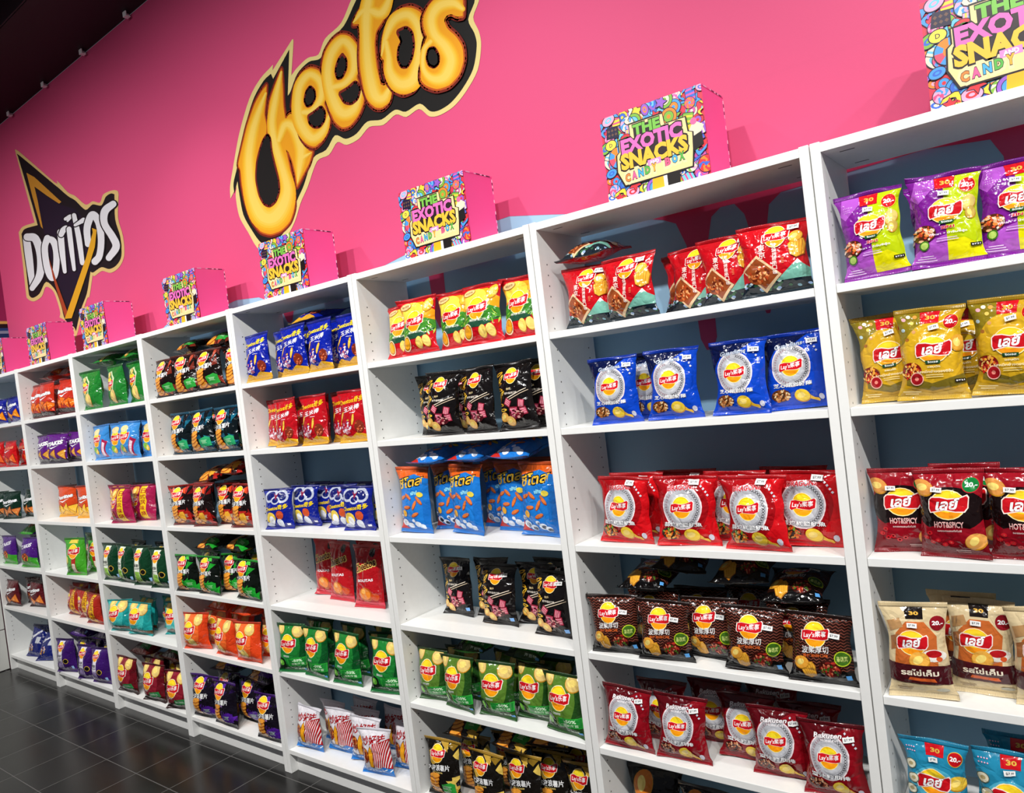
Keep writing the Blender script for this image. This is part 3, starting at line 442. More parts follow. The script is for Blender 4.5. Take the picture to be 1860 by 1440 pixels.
PUFF_LETTERS = [([(-2.305,3.011),(-2.32,2.959),(-2.348,2.897),(-2.339,2.839),(-2.356,2.796),(-2.397,2.76),(-2.424,2.72),(-2.328,2.689),(-2.327,2.756),(-2.315,2.8),(-2.317,2.887),(-2.299,2.936),(-2.248,2.986),(-2.187,3.04),(-2.192,2.978),(-2.206,2.891),(-2.203,2.822),(-2.181,2.84),(-2.16,2.841),(-2.139,2.819),(-2.131,2.767),(-2.116,2.709),(-2.089,2.663),(-2.051,2.641),(-2.079,2.603),(-2.125,2.57),(-2.181,2.529),(-2.182,2.582),(-2.192,2.643),(-2.209,2.686),(-2.226,2.703),(-2.214,2.614),(-2.207,2.526),(-2.216,2.443),(-2.261,2.39),(-2.331,2.366),(-2.412,2.366),(-2.488,2.396),(-2.544,2.465),(-2.574,2.555),(-2.584,2.64),(-2.578,2.709),(-2.594,2.736),(-2.541,2.81),(-2.484,2.888),(-2.407,2.963),(-2.344,2.999)],[[(-2.375,2.786),(-2.406,2.755),(-2.442,2.705),(-2.465,2.634),(-2.455,2.558),(-2.429,2.514),(-2.392,2.495),(-2.344,2.504),(-2.31,2.541),(-2.307,2.592),(-2.322,2.667),(-2.331,2.725),(-2.327,2.78),(-2.342,2.8)]],[[(-2.316,2.981,0.01,-0.0032,-0.0012,-0.0058),(-2.373,2.929,0.0313,-0.01,-0.0044,-0.0187),(-2.442,2.854,0.0488,-0.0141,-0.0066,-0.0281),(-2.496,2.756,0.0563,-0.0159,-0.0064,-0.0319),(-2.513,2.655,0.0641,-0.0178,-0.0083,-0.0368),(-2.507,2.555,0.0776,-0.0201,-0.0101,-0.046),(-2.459,2.465,0.0975,-0.0225,-0.0131,-0.0581),(-2.383,2.435,0.1052,-0.0248,-0.0144,-0.0619),(-2.304,2.464,0.0875,-0.021,-0.0105,-0.0525),(-2.251,2.53,0.0612,-0.0162,-0.0075,-0.0375),(-2.265,2.628,0.049,-0.014,-0.006,-0.03),(-2.294,2.738,0.0459,-0.0131,-0.0056,-0.0281),(-2.298,2.842,0.038,-0.0124,-0.0046,-0.0233),(-2.251,2.936,0.0348,-0.0116,-0.0044,-0.021),(-2.189,3.031,0.0094,-0.0032,-0.0012,-0.0056)],[(-2.268,2.754,0.0245,-0.007,-0.003,-0.0145),(-2.209,2.806,0.042,-0.0123,-0.0052,-0.0254),(-2.15,2.769,0.0499,-0.0159,-0.0064,-0.0308),(-2.122,2.68,0.0517,-0.0146,-0.0068,-0.0326),(-2.147,2.603,0.0352,-0.0098,-0.0045,-0.0218),(-2.176,2.538,0.0035,-0.0009,-0.0005,-0.0022)],[(-2.131,2.637,0.0345,-0.0097,-0.0045,-0.0217),(-2.057,2.64,0.0045,-0.0013,-0.0006,-0.0028)]]),([(-2.145,2.867),(-2.121,2.924),(-2.081,2.963),(-2.04,2.98),(-1.993,2.98),(-1.943,2.952),(-1.919,2.908),(-1.92,2.852),(-1.938,2.81),(-1.923,2.769),(-1.91,2.754),(-1.923,2.71),(-1.968,2.672),(-2.027,2.654),(-2.076,2.678),(-2.111,2.723),(-2.124,2.776),(-2.125,2.834),(-2.128,2.856)],[[(-2.011,2.903),(-1.989,2.879),(-1.99,2.853),(-2.015,2.836),(-2.043,2.837),(-2.055,2.862),(-2.037,2.892)],[(-2.043,2.789),(-1.998,2.793),(-1.958,2.801),(-1.94,2.774),(-1.951,2.745),(-1.981,2.731),(-2.015,2.74),(-2.041,2.762)]],[[(-2.077,2.818,0.0281,-0.0088,-0.0038,-0.0175),(-2.014,2.805,0.0309,-0.0096,-0.0034,-0.0193),(-1.95,2.84,0.0312,-0.0101,-0.0044,-0.0196),(-1.944,2.904,0.0355,-0.0115,-0.005,-0.0223),(-2.005,2.955,0.0374,-0.0128,-0.0042,-0.0238),(-2.075,2.931,0.0394,-0.014,-0.0052,-0.0245),(-2.106,2.858,0.0431,-0.0141,-0.0056,-0.0272),(-2.101,2.78,0.0529,-0.0161,-0.0069,-0.0322),(-2.042,2.698,0.0517,-0.0149,-0.0058,-0.0322),(-1.964,2.704,0.033,-0.0098,-0.0038,-0.021),(-1.914,2.755,0.0094,-0.0029,-0.0014,-0.0061)]]),([(-1.922,2.952),(-1.892,3.006),(-1.841,3.034),(-1.786,3.041),(-1.735,3.015),(-1.701,2.971),(-1.693,2.924),(-1.703,2.877),(-1.725,2.846),(-1.711,2.805),(-1.689,2.778),(-1.704,2.734),(-1.742,2.697),(-1.795,2.674),(-1.844,2.679),(-1.886,2.719),(-1.906,2.774),(-1.908,2.844),(-1.909,2.918),(-1.916,2.929)],[[(-1.79,2.956),(-1.773,2.93),(-1.779,2.901),(-1.807,2.878),(-1.833,2.882),(-1.838,2.914),(-1.814,2.945)],[(-1.83,2.815),(-1.779,2.817),(-1.733,2.828),(-1.713,2.797),(-1.734,2.765),(-1.773,2.759),(-1.811,2.778)]],[[(-1.876,2.856,0.0262,-0.0094,-0.0031,-0.0175),(-1.795,2.846,0.0282,-0.0096,-0.0034,-0.0186),(-1.735,2.878,0.03,-0.0105,-0.0037,-0.0203),(-1.728,2.953,0.0375,-0.0141,-0.0047,-0.0253),(-1.777,3.01,0.039,-0.0146,-0.0049,-0.0253),(-1.85,2.987,0.041,-0.015,-0.005,-0.027),(-1.889,2.918,0.0419,-0.0146,-0.0049,-0.0263),(-1.881,2.828,0.0483,-0.0161,-0.0069,-0.031),(-1.84,2.742,0.0538,-0.0171,-0.0066,-0.0354),(-1.766,2.729,0.0425,-0.0138,-0.0053,-0.0276),(-1.702,2.786,0.0097,-0.0032,-0.0013,-0.0065)]]),([(-1.595,3.149),(-1.622,3.099),(-1.688,3.064),(-1.703,3.047),(-1.668,3.036),(-1.669,2.994),(-1.69,2.932),(-1.698,2.865),(-1.691,2.792),(-1.673,2.731),(-1.639,2.695),(-1.6,2.682),(-1.562,2.694),(-1.541,2.735),(-1.553,2.766),(-1.578,2.761),(-1.599,2.775),(-1.604,2.818),(-1.604,2.88),(-1.601,2.933),(-1.585,2.975),(-1.541,2.998),(-1.501,3.029),(-1.478,3.1)],[],[[(-1.701,3.054,0.0059,-0.0022,-0.0007,-0.0039),(-1.629,3.074,0.0285,-0.0112,-0.0037,-0.0187),(-1.547,3.028,0.037,-0.015,-0.005,-0.025),(-1.494,3.06,0.0225,-0.0094,-0.0031,-0.0156),(-1.471,3.097,0.0044,-0.0019,-0.0005,-0.0031)],[(-1.572,3.153,0.0278,-0.012,-0.003,-0.0187),(-1.618,3.07,0.0451,-0.0178,-0.0059,-0.0309),(-1.638,2.982,0.0404,-0.0159,-0.0053,-0.0276),(-1.649,2.861,0.0463,-0.0154,-0.0048,-0.0309),(-1.634,2.746,0.0522,-0.0179,-0.0069,-0.0357),(-1.589,2.717,0.0393,-0.0138,-0.0053,-0.0276),(-1.548,2.744,0.0139,-0.0049,-0.0015,-0.0098)]]),([(-1.571,2.873),(-1.553,2.922),(-1.536,2.951),(-1.496,2.987),(-1.445,3.001),(-1.391,2.989),(-1.347,2.955),(-1.324,2.906),(-1.33,2.831),(-1.351,2.781),(-1.38,2.726),(-1.425,2.694),(-1.481,2.696),(-1.528,2.729),(-1.556,2.774),(-1.566,2.818),(-1.561,2.854),(-1.574,2.87)],[[(-1.468,2.926),(-1.457,2.902),(-1.452,2.884),(-1.474,2.866),(-1.483,2.832),(-1.472,2.801),(-1.445,2.79),(-1.418,2.812),(-1.401,2.85),(-1.402,2.896),(-1.427,2.924)]],[[(-1.57,2.874,0.0046,-0.0018,-0.0006,-0.0033),(-1.535,2.932,0.0208,-0.0079,-0.0028,-0.0141),(-1.478,2.977,0.0328,-0.0131,-0.0047,-0.0234),(-1.401,2.963,0.0372,-0.0149,-0.0043,-0.0266),(-1.363,2.889,0.034,-0.013,-0.004,-0.024),(-1.381,2.798,0.0372,-0.0128,-0.0043,-0.0266),(-1.423,2.731,0.0503,-0.0173,-0.0058,-0.0359),(-1.492,2.738,0.0518,-0.0173,-0.0072,-0.0359),(-1.535,2.797,0.0347,-0.0122,-0.0047,-0.0234),(-1.533,2.86,0.0225,-0.0081,-0.0031,-0.0156),(-1.538,2.916,0.0185,-0.007,-0.002,-0.0125)]]),([(-1.141,2.924),(-1.153,2.861),(-1.179,2.868),(-1.203,2.888),(-1.225,2.891),(-1.241,2.88),(-1.229,2.844),(-1.194,2.805),(-1.17,2.759),(-1.173,2.71),(-1.201,2.67),(-1.252,2.649),(-1.313,2.656),(-1.362,2.686),(-1.386,2.715),(-1.378,2.751),(-1.356,2.783),(-1.354,2.817),(-1.342,2.842),(-1.329,2.854),(-1.34,2.887),(-1.339,2.925),(-1.317,2.948),(-1.269,2.967),(-1.218,2.96),(-1.178,2.948)],[[(-1.326,2.805),(-1.303,2.8),(-1.289,2.77),(-1.293,2.747),(-1.311,2.742),(-1.332,2.757),(-1.338,2.782)]],[[(-1.151,2.885,0.0139,-0.0058,-0.0018,-0.0108),(-1.191,2.922,0.0329,-0.0128,-0.0043,-0.0244),(-1.257,2.937,0.038,-0.0154,-0.0048,-0.0285),(-1.297,2.908,0.0351,-0.0138,-0.0043,-0.0255),(-1.291,2.849,0.0351,-0.0138,-0.0043,-0.0255),(-1.247,2.787,0.04,-0.015,-0.0062,-0.0288),(-1.23,2.73,0.042,-0.0144,-0.0053,-0.0315),(-1.269,2.687,0.0454,-0.0151,-0.0055,-0.033),(-1.328,2.701,0.0319,-0.0103,-0.0038,-0.0225),(-1.364,2.75,0.0179,-0.0063,-0.0026,-0.0131),(-1.351,2.813,0.0153,-0.0054,-0.0018,-0.0108),(-1.314,2.832,0.0165,-0.0065,-0.002,-0.012)]])]
BAGS = {
'01': (0.135, 0.198, [('F',0.106,0.035,1.7,3.2),('F',0.237,0.035,4.1,3.8),('F',0.371,0.06,3.4,3.8),('B',0.232,0.12,-0.3,2.8),('B',0.556,0.12,3.2,0.3)]),
'02': (0.135, 0.203, [('F',0.096,0.082,-0.4,1.7),('F',0.19,0.035,0.6,2.7),('F',0.321,0.035,-6.8,1.7),('B',0.242,0.12,3.3,2.3),('B',0.536,0.12,2.4,0.4)]),
'03': (0.135, 0.195, [('F',0.096,0.073,1.6,1.4),('F',0.199,0.032,-7.0,3.6),('F',0.332,0.037,-4.1,1.6),('B',0.22,0.13,3.0,0.9),('B',0.419,0.12,0.3,2.0),('B',0.588,0.12,3.5,2.1)]),
'04': (0.135, 0.215, [('F',0.105,0.03,6.5,3.7),('F',0.224,0.084,-2.8,2.1),('F',0.348,0.054,-4.7,1.4),('B',0.184,0.14,-1.6,1.8),('B',0.381,0.12,1.4,1.0),('B',0.592,0.12,2.5,1.4)]),
'05': (0.135, 0.190, [('F',0.11,0.03,-2.6,2.4),('F',0.253,0.03,2.9,1.2),('B',0.27,0.12,-3.8,2.2),('B',0.564,0.12,-3.9,2.4)]),
'11': (0.168, 0.177, [('F',-0.666,0.068,-1.9,2.7),('F',-0.514,0.035,-6.9,1.1),('F',-0.358,0.132,-4.5,3.9),('F',-0.245,0.08,-4.2,3.3),('F',-0.116,0.035,6.0,3.8),('B',-0.406,0.18,-1.2,1.6),('P',-0.66,0.038,4.0,78.8)]),
'12': (0.149, 0.190, [('F',-0.597,0.035,5.0,1.1),('F',-0.418,0.035,6.2,1.3),('F',-0.236,0.035,-2.2,2.8),('F',-0.102,0.066,5.9,2.0),('B',-0.529,0.12,0.4,0.9),('B',-0.261,0.12,-2.6,0.2)]),
'13': (0.171, 0.191, [('F',-0.623,0.056,-4.9,3.1),('F',-0.431,0.053,7.0,1.5),('F',-0.234,0.03,-6.3,4.0),('F',-0.113,0.086,0.5,2.2),('B',-0.621,0.12,0.8,2.5),('B',-0.472,0.17,-0.6,0.2),('B',-0.313,0.12,-3.7,1.5),('B',-0.175,0.17,-3.0,2.2)]),
'14': (0.157, 0.170, [('F',-0.694,0.03,6.3,2.9),('F',-0.528,0.03,4.0,1.3),('F',-0.409,0.075,-0.9,1.4),('F',-0.279,0.036,4.8,1.9),('F',-0.108,0.03,-0.7,4.0),('B',-0.601,0.12,3.8,1.4),('B',-0.472,0.17,1.8,1.4),('B',-0.336,0.22,-0.8,0.4),('B',-0.188,0.12,3.9,2.9),('P',-0.6,0.047,-2.6,74.5),('P',-0.483,0.055,5.9,76.2),('P',-0.313,0.054,3.1,78.0),('P',-0.175,0.044,3.3,75.7)]),
'15': (0.155, 0.183, [('F',-0.686,0.03,-0.2,3.3),('F',-0.518,0.041,2.7,1.9),('F',-0.36,0.115,6.2,2.9),('F',-0.249,0.066,1.1,1.0),('F',-0.106,0.036,0.7,1.8),('B',-0.609,0.12,-0.3,2.5),('B',-0.466,0.17,2.4,1.0),('B',-0.321,0.22,1.9,2.5),('B',-0.189,0.12,2.7,2.6)]),
'16': (0.170, 0.235, [('F',-0.68,0.12,6,8),('F',-0.5,0.1,-5,4),('F',-0.31,0.07,4,3)]),
'21': (0.158, 0.196, [('F',-1.452,0.077,2.6,7.9),('F',-1.327,0.035,6.4,5.6),('F',-1.183,0.066,0.4,3.8),('F',-1.053,0.035,4.7,7.7),('F',-0.906,0.064,-0.3,6.5)]),
'22': (0.146, 0.215, [('F',-1.268,0.035,3.1,3.2),('F',-1.118,0.035,-4.6,3.3),('F',-0.974,0.035,1.1,3.0),('F',-0.9,0.087,-1.1,2.9),('B',-1.384,0.12,1.1,2.2),('B',-1.218,0.12,-2.7,1.3),('B',-0.998,0.14,-2.2,2.1)]),
'23': (0.154, 0.240, [('F',-1.495,0.074,1.8,1.1),('F',-1.377,0.137,-0.4,1.7),('F',-1.253,0.08,-6.2,1.4),('F',-1.092,0.15,-2.6,1.5),('F',-0.95,0.087,-4.3,1.1),('B',-1.394,0.19,-1.0,1.8),('B',-1.196,0.2,-2.1,2.7),('B',-1.026,0.2,-0.8,0.8),('P',-1.387,0.038,0.5,76.2),('P',-1.205,0.05,-0.6,77.3),('P',-1.015,0.05,0.7,78.9)]),
'24': (0.151, 0.209, [('F',-1.42,0.165,-4,4),('F',-1.27,0.185,3,2),('F',-1.195,0.115,2,5),('F',-1.06,0.165,4,2),('F',-0.945,0.085,-3,5),('B',-1.038,0.21,-4.0,0.3)]),
'25': (0.148, 0.187, [('F',-1.498,0.049,0.9,2.8),('F',-1.354,0.035,-5.0,2.9),('F',-1.188,0.041,5.5,2.1),('F',-1.054,0.073,-1.0,1.7),('F',-0.913,0.036,-2.9,3.9),('B',-1.399,0.12,3.7,2.7),('B',-1.196,0.13,-1.9,2.9),('B',-1.005,0.13,-0.7,1.0),('P',-1.312,0.047,-3.4,76.9),('P',-1.081,0.051,-0.9,75.8)]),
'26': (0.158, 0.209, [('F',-1.478,0.03,3.9,3.5),('F',-1.264,0.03,-6.8,2.6),('F',-1.14,0.073,-3.2,3.8),('F',-1.05,0.095,3.9,1.7),('F',-0.915,0.106,-3.3,1.5),('B',-1.396,0.12,-1.7,1.8),('B',-1.272,0.17,1.2,1.8),('B',-1.118,0.15,-3.1,2.3),('B',-0.992,0.2,0.3,1.0),('P',-1.397,0.048,-0.6,76.2),('P',-1.185,0.05,-7.4,75.5),('P',-1.017,0.058,6.2,77.3)]),
'31': (0.155, 0.203, [('F',-2.285,0.035,4,4),('F',-2.175,0.1,-3,3),('F',-2.035,0.035,3,4),('F',-1.87,0.035,-2,5),('F',-1.725,0.07,3,2),('B',-2.13,0.12,-2.4,0.9),('B',-1.842,0.12,-3.5,2.5),('P',-1.988,0.046,-3.4,78.7)]),
'32': (0.155, 0.199, [('F',-2.285,0.1,3,3),('F',-2.14,0.035,-3,4),('F',-2.045,0.115,4,2),('F',-1.955,0.035,2,4),('F',-1.85,0.1,-3,2),('F',-1.725,0.04,3,4),('B',-2.155,0.12,2.6,2.4),('B',-1.848,0.16,-3.8,2.2)]),
'33': (0.155, 0.173, [('F',-2.295,0.048,12.7,4.0),('F',-2.191,0.1,8.8,1.1),('F',-2.116,0.142,10.8,1.7),('F',-1.95,0.109,8.0,3.9),('F',-1.812,0.076,9.0,1.4),('F',-1.705,0.127,3.1,3.8),('B',-2.23,0.19,0.9,1.2),('B',-1.922,0.16,-3.7,0.3),('B',-1.788,0.21,-3.4,0.2)]),
'34': (0.155, 0.250, [('F',-2.21,0.19,2,3),('F',-2.07,0.155,-3,4),('F',-1.93,0.2,2,1),('F',-1.86,0.12,4,5)]),
'35': (0.155, 0.208, [('F',-2.292,0.03,12.1,2.1),('F',-2.135,0.03,-0.2,3.1),('F',-1.942,0.03,1.1,2.9),('F',-1.767,0.082,6.1,3.7),('F',-1.705,0.03,6.8,2.9),('B',-2.202,0.12,0.4,0.8),('B',-1.989,0.12,0.1,0.4),('B',-1.817,0.13,-1.0,2.2),('P',-2.158,0.053,2.5,74.5),('P',-1.85,0.037,-6.0,77.6)]),
'36': (0.155, 0.181, [('F',-2.28,0.046,2.3,3.6),('F',-2.125,0.098,5.7,2.0),('F',-1.955,0.084,10.2,1.1),('F',-1.838,0.039,9.2,1.2),('F',-1.736,0.109,1.1,3.9),('B',-2.223,0.15,-2.2,0.3),('B',-2.096,0.2,1.3,2.5),('B',-2.014,0.15,1.0,1.1),('B',-1.894,0.2,-1.3,1.8)]),
'41': (0.178, 0.184, [('F',-3.052,0.035,4.4,1.4),('F',-2.858,0.035,10.6,2.9),('F',-2.667,0.035,10.3,2.3),('F',-2.516,0.074,10.9,2.6),('B',-2.981,0.12,0.6,2.2),('B',-2.804,0.12,-3.2,0.1),('B',-2.626,0.13,-3.7,2.7),('P',-2.934,0.054,-8.0,76.8),('P',-2.642,0.05,-1.1,76.8)]),
'42': (0.178, 0.201, [('F',-3.083,0.087,0.4,1.5),('F',-2.98,0.035,1.2,2.1),('F',-2.788,0.035,4.4,3.6),('F',-2.582,0.035,1.1,1.8),('B',-2.993,0.14,-2.7,0.9),('B',-2.81,0.12,-0.1,0.1),('B',-2.598,0.12,-1.0,2.8),('P',-2.922,0.052,-0.5,79.7),('P',-2.689,0.052,-3.3,78.0)]),
'43': (0.178, 0.197, [('F',-3.083,0.051,9.2,1.5),('F',-2.871,0.041,1.8,1.1),('F',-2.742,0.094,2.2,1.2),('F',-2.554,0.047,4.6,3.9),('B',-2.99,0.12,-1.5,1.4),('B',-2.808,0.15,1.9,2.2),('B',-2.628,0.15,-2.1,2.0),('P',-2.951,0.051,-1.1,79.9),('P',-2.829,0.037,4.5,76.5),('P',-2.648,0.049,7.8,77.1)]),
'44': (0.178, 0.182, [('F',-3.077,0.03,3.9,1.3),('F',-2.884,0.03,-0.0,3.7),('F',-2.771,0.082,5.9,3.8),('F',-2.562,0.03,-0.2,1.7),('B',-3.002,0.12,-0.8,0.2),('B',-2.809,0.13,-0.7,0.9),('B',-2.632,0.13,-3.7,2.9),('P',-2.952,0.048,-1.6,77.2),('P',-2.691,0.043,-6.3,77.3)]),
'45': (0.178, 0.177, [('F',-3.083,0.03,11.9,2.8),('F',-3.002,0.094,11.0,1.6),('F',-2.813,0.03,-0.8,2.6),('F',-2.623,0.03,5.8,2.7),('F',-2.536,0.091,4.3,2.9),('B',-2.975,0.15,3.3,0.9),('B',-2.802,0.12,2.6,0.7),('B',-2.63,0.17,-1.5,0.3),('P',-2.917,0.055,-3.0,74.8),('P',-2.691,0.041,-6.7,76.6)]),
'46': (0.190, 0.209, [('F',-3.077,0.03,7.1,1.7),('F',-2.887,0.03,-0.1,3.1),('F',-2.775,0.082,-0.3,1.6),('F',-2.522,0.03,3.0,2.1),('B',-2.997,0.12,-0.6,0.9),('B',-2.789,0.13,0.4,2.7),('B',-2.612,0.18,2.1,1.7),('P',-2.934,0.055,2.5,79.7),('P',-2.655,0.053,-3.7,78.9)]),
'51': (0.190, 0.213, [('F',-3.844,0.035,4.4,1.4),('F',-3.552,0.035,-0.1,1.5),('F',-3.387,0.072,2.7,3.0),('B',-3.744,0.12,-3.5,2.3),('B',-3.461,0.12,-3.8,0.2),('P',-3.752,0.044,5.8,79.7),('P',-3.462,0.041,-1.1,76.2)]),
'52': (0.178, 0.192, [('F',-3.883,0.06,3.6,1.0),('F',-3.799,0.117,7.2,3.5),('F',-3.671,0.065,9.2,1.3),('F',-3.505,0.035,6.4,1.5),('F',-3.373,0.085,8.9,2.3),('B',-3.721,0.17,2.4,0.4),('B',-3.468,0.14,3.3,1.4),('P',-3.603,0.046,4.3,79.6)]),
'53': (0.190, 0.196, [('F',-3.877,0.109,6.5,3.9),('F',-3.695,0.039,7.3,1.3),('F',-3.609,0.112,10.4,2.3),('B',-3.753,0.16,3.8,0.1),('B',-3.461,0.16,-0.1,2.6)]),
'54': (0.178, 0.209, [('F',-3.883,0.037,4.5,1.6),('F',-3.703,0.03,2.9,1.6),('F',-3.507,0.03,6.9,2.1),('F',-3.318,0.03,9.5,1.7),('B',-3.744,0.12,-2.0,2.9),('B',-3.447,0.12,2.8,1.9),('P',-3.739,0.039,5.3,76.9),('P',-3.493,0.039,-6.4,78.3)]),
'55': (0.190, 0.175, [('F',-3.877,0.031,11.6,1.6),('F',-3.666,0.041,10.2,2.0),('F',-3.551,0.169,8.6,3.6),('F',-3.424,0.117,7.7,3.4),('B',-3.74,0.12,-3.9,1.5),('B',-3.46,0.22,-2.5,1.2)]),
'56': (0.190, 0.197, [('F',-3.877,0.03,3.4,1.1),('F',-3.69,0.082,3.4,2.1),('F',-3.582,0.03,5.7,3.1),('F',-3.411,0.065,4.6,3.9),('F',-3.322,0.03,10.4,3.8),('B',-3.773,0.13,1.4,1.6),('B',-3.588,0.13,-1.1,1.8),('B',-3.411,0.18,0.2,0.9),('P',-3.756,0.037,-2.3,77.5),('P',-3.453,0.053,-3.1,79.6)]),
'61': (0.190, 0.212, [('F',-4.677,0.06,2.8,3.1),('F',-4.469,0.035,0.0,3.3),('F',-4.26,0.06,8.4,3.9),('B',-4.519,0.12,1.5,2.5),('B',-4.254,0.12,0.9,0.6),('P',-4.529,0.057,-4.2,79.8),('P',-4.266,0.045,-8.0,76.3)]),
'62': (0.190, 0.182, [('F',-4.67,0.06,1.5,3.0),('F',-4.43,0.035,11.6,3.7),('F',-4.292,0.087,7.6,2.2),('B',-4.551,0.12,1.5,1.7),('B',-4.255,0.14,-1.0,2.7),('P',-4.417,0.043,-3.7,77.7)]),
'63': (0.190, 0.198, [('F',-4.641,0.141,11.6,1.5),('F',-4.339,0.126,7.9,3.3),('B',-4.411,0.18,-3.5,1.7)]),
'64': (0.190, 0.223, [('F',-4.353,0.03,10.6,3.6),('F',-4.259,0.082,9.2,2.3),('B',-4.402,0.13,0.2,2.7),('P',-4.411,0.042,1.7,79.8)]),
'65': (0.178, 0.179, [('F',-4.683,0.137,1.6,1.1),('F',-4.601,0.085,0.6,2.7),('F',-4.429,0.083,7.4,1.6),('F',-4.235,0.043,1.7,2.8),('B',-4.532,0.19,1.5,2.2),('B',-4.278,0.14,-0.1,2.5)]),
'66': (0.178, 0.207, [('F',-4.683,0.03,12.4,2.0),('F',-4.543,0.075,10.9,2.9),('F',-4.377,0.03,12.0,1.7),('F',-4.204,0.03,8.8,3.5),('B',-4.539,0.13,-3.2,0.6),('B',-4.274,0.12,-3.3,0.5),('P',-4.526,0.038,4.1,78.4),('P',-4.247,0.055,3.4,79.5)]),
'71': (0.190, 0.170, [('F',-5.477,0.035,12.4,2.9),('F',-5.282,0.035,12.5,1.3),('F',-5.101,0.064,0.4,1.2),('B',-5.211,0.12,-1.0,1.4)]),
'72': (0.190, 0.170, [('F',-5.402,0.035,8.5,3.2),('F',-5.157,0.035,0.2,2.2),('F',-5.032,0.087,6.6,2.1),('B',-5.215,0.14,0.8,1.1)]),
'73': (0.190, 0.183, [('F',-5.477,0.03,8.6,2.5),('F',-5.268,0.033,12.5,3.8),('F',-5.151,0.085,0.0,3.3),('B',-5.191,0.14,-1.6,0.4)]),
'74': (0.190, 0.197, [('F',-5.473,0.054,5.7,2.1),('F',-5.09,0.035,9.3,3.8),('B',-5.204,0.12,-1.7,1.5),('P',-5.188,0.055,1.2,75.8)]),
'75': (0.190, 0.181, [('F',-5.477,0.036,3.7,3.5),('F',-5.355,0.131,6.3,1.2),('F',-5.198,0.089,4.9,1.7),('B',-5.193,0.18,-3.4,0.8)]),
'76': (0.170, 0.210, [('F',-5.3,0.06,14,22),('F',-5.1,0.05,22,36)]),
}
# ---------------------------------------------------------------- room
def planar(pts, faces): return pts, faces
BWALL = .275
def wall_back():
    b = MB(); blue = mat('#a6d2f0', 'paint'); pink = mat('#e65485', 'paint')
    b.poly([(-5.63, BWALL, 0), (2.4, BWALL, 0), (2.4, BWALL, 2.3), (-5.63, BWALL, 2.3)], blue)
    b.poly([(-5.63, BWALL, 2.3), (2.4, BWALL, 2.3), (2.4, BWALL, 3.76), (-5.63, BWALL, 3.76)], pink)
    edge = [(-5.63, 2.04), (-5.2, 2.05), (-4.6, 2.0), (-4.0, 2.04), (-3.56, 2.05), (-3.448, 2.095), (-3.264, 2.133), (-3.0, 2.10), (-2.749, 2.121), (-2.568, 2.104), (-2.43, 2.05), (-2.39, 1.99), (-2.375, 1.96), (-2.355, 1.95), (-2.335, 1.96), (-2.32, 2.0),
            (-2.28, 2.06), (-2.195, 2.09), (-1.9, 2.06), (-1.734, 2.082), (-1.556, 2.11), (-1.50, 2.08), (-1.475, 2.03), (-1.468, 1.84), (-1.45, 1.80), (-1.42, 1.80), (-1.402, 1.84), (-1.397, 2.03), (-1.37, 2.08), (-1.25, 2.115), (-1.114, 2.132), (-1.065, 2.134), (-.895, 2.10), (-.769, 2.073),
            (-.6, 2.02), (-.5, 1.99), (-.46, 1.97), (-.435, 1.90), (-.425, 1.62), (-.41, 1.585), (-.39, 1.585), (-.375, 1.62), (-.368, 1.90), (-.35, 1.965), (-.32, 1.985), (-.28, 1.985), (-.255, 1.95), (-.245, 1.90), (-.238, 1.70), (-.225, 1.665), (-.215, 1.665), (-.204, 1.70), (-.198, 1.90),
            (-.185, 1.96), (-.15, 1.985), (.2, 2.0), (.33, 1.985), (.352, 1.94), (.362, 1.72), (.38, 1.69), (.40, 1.72), (.408, 1.94), (.43, 1.985), (.7, 2.02), (2.4, 2.0)]
    y = BWALL-.0008
    for (x0, z0), (x1, z1) in zip(edge, edge[1:]):
        b.poly([(x0, y, z0), (x1, y, z1), (x1, y, 2.3), (x0, y, 2.3)], pink)
    tag(b.build('wall_back'), kind='structure')
wall_back()
b = MB(); mg = mat('#a02a60', 'paint'); X = -5.63
b.poly([(X, -4, 0), (X, BWALL, 0), (X, BWALL, 4.3), (X, -4, 4.3)], mg)
for z0, z1, c in ((2.425, 2.445, '#e0c060'), (2.395, 2.425, '#101014'), (2.375, 2.395, '#1c4a86'), (2.355, 2.375, '#8fa4b8'), (2.325, 2.355, '#123a6a'), (1.08, 2.325, '#a8b4c0')):
    b.poly([(X+.001, -4, z0), (X+.001, BWALL, z0), (X+.001, BWALL, z1), (X+.001, -4, z1)], mat(c, 'paint'))
tag(b.build('wall_left'), kind='structure')
b = MB()
for k, (z0, z1) in enumerate(((.004, .278), (.284, .536), (.542, .80), (.806, 1.08))): b.box(X+.002, X+.022, -3.9, -.002, z0, z1, mat('#dcdcd6', 'board'))
tag(b.build('trim_1', bevel=.002), kind='structure')
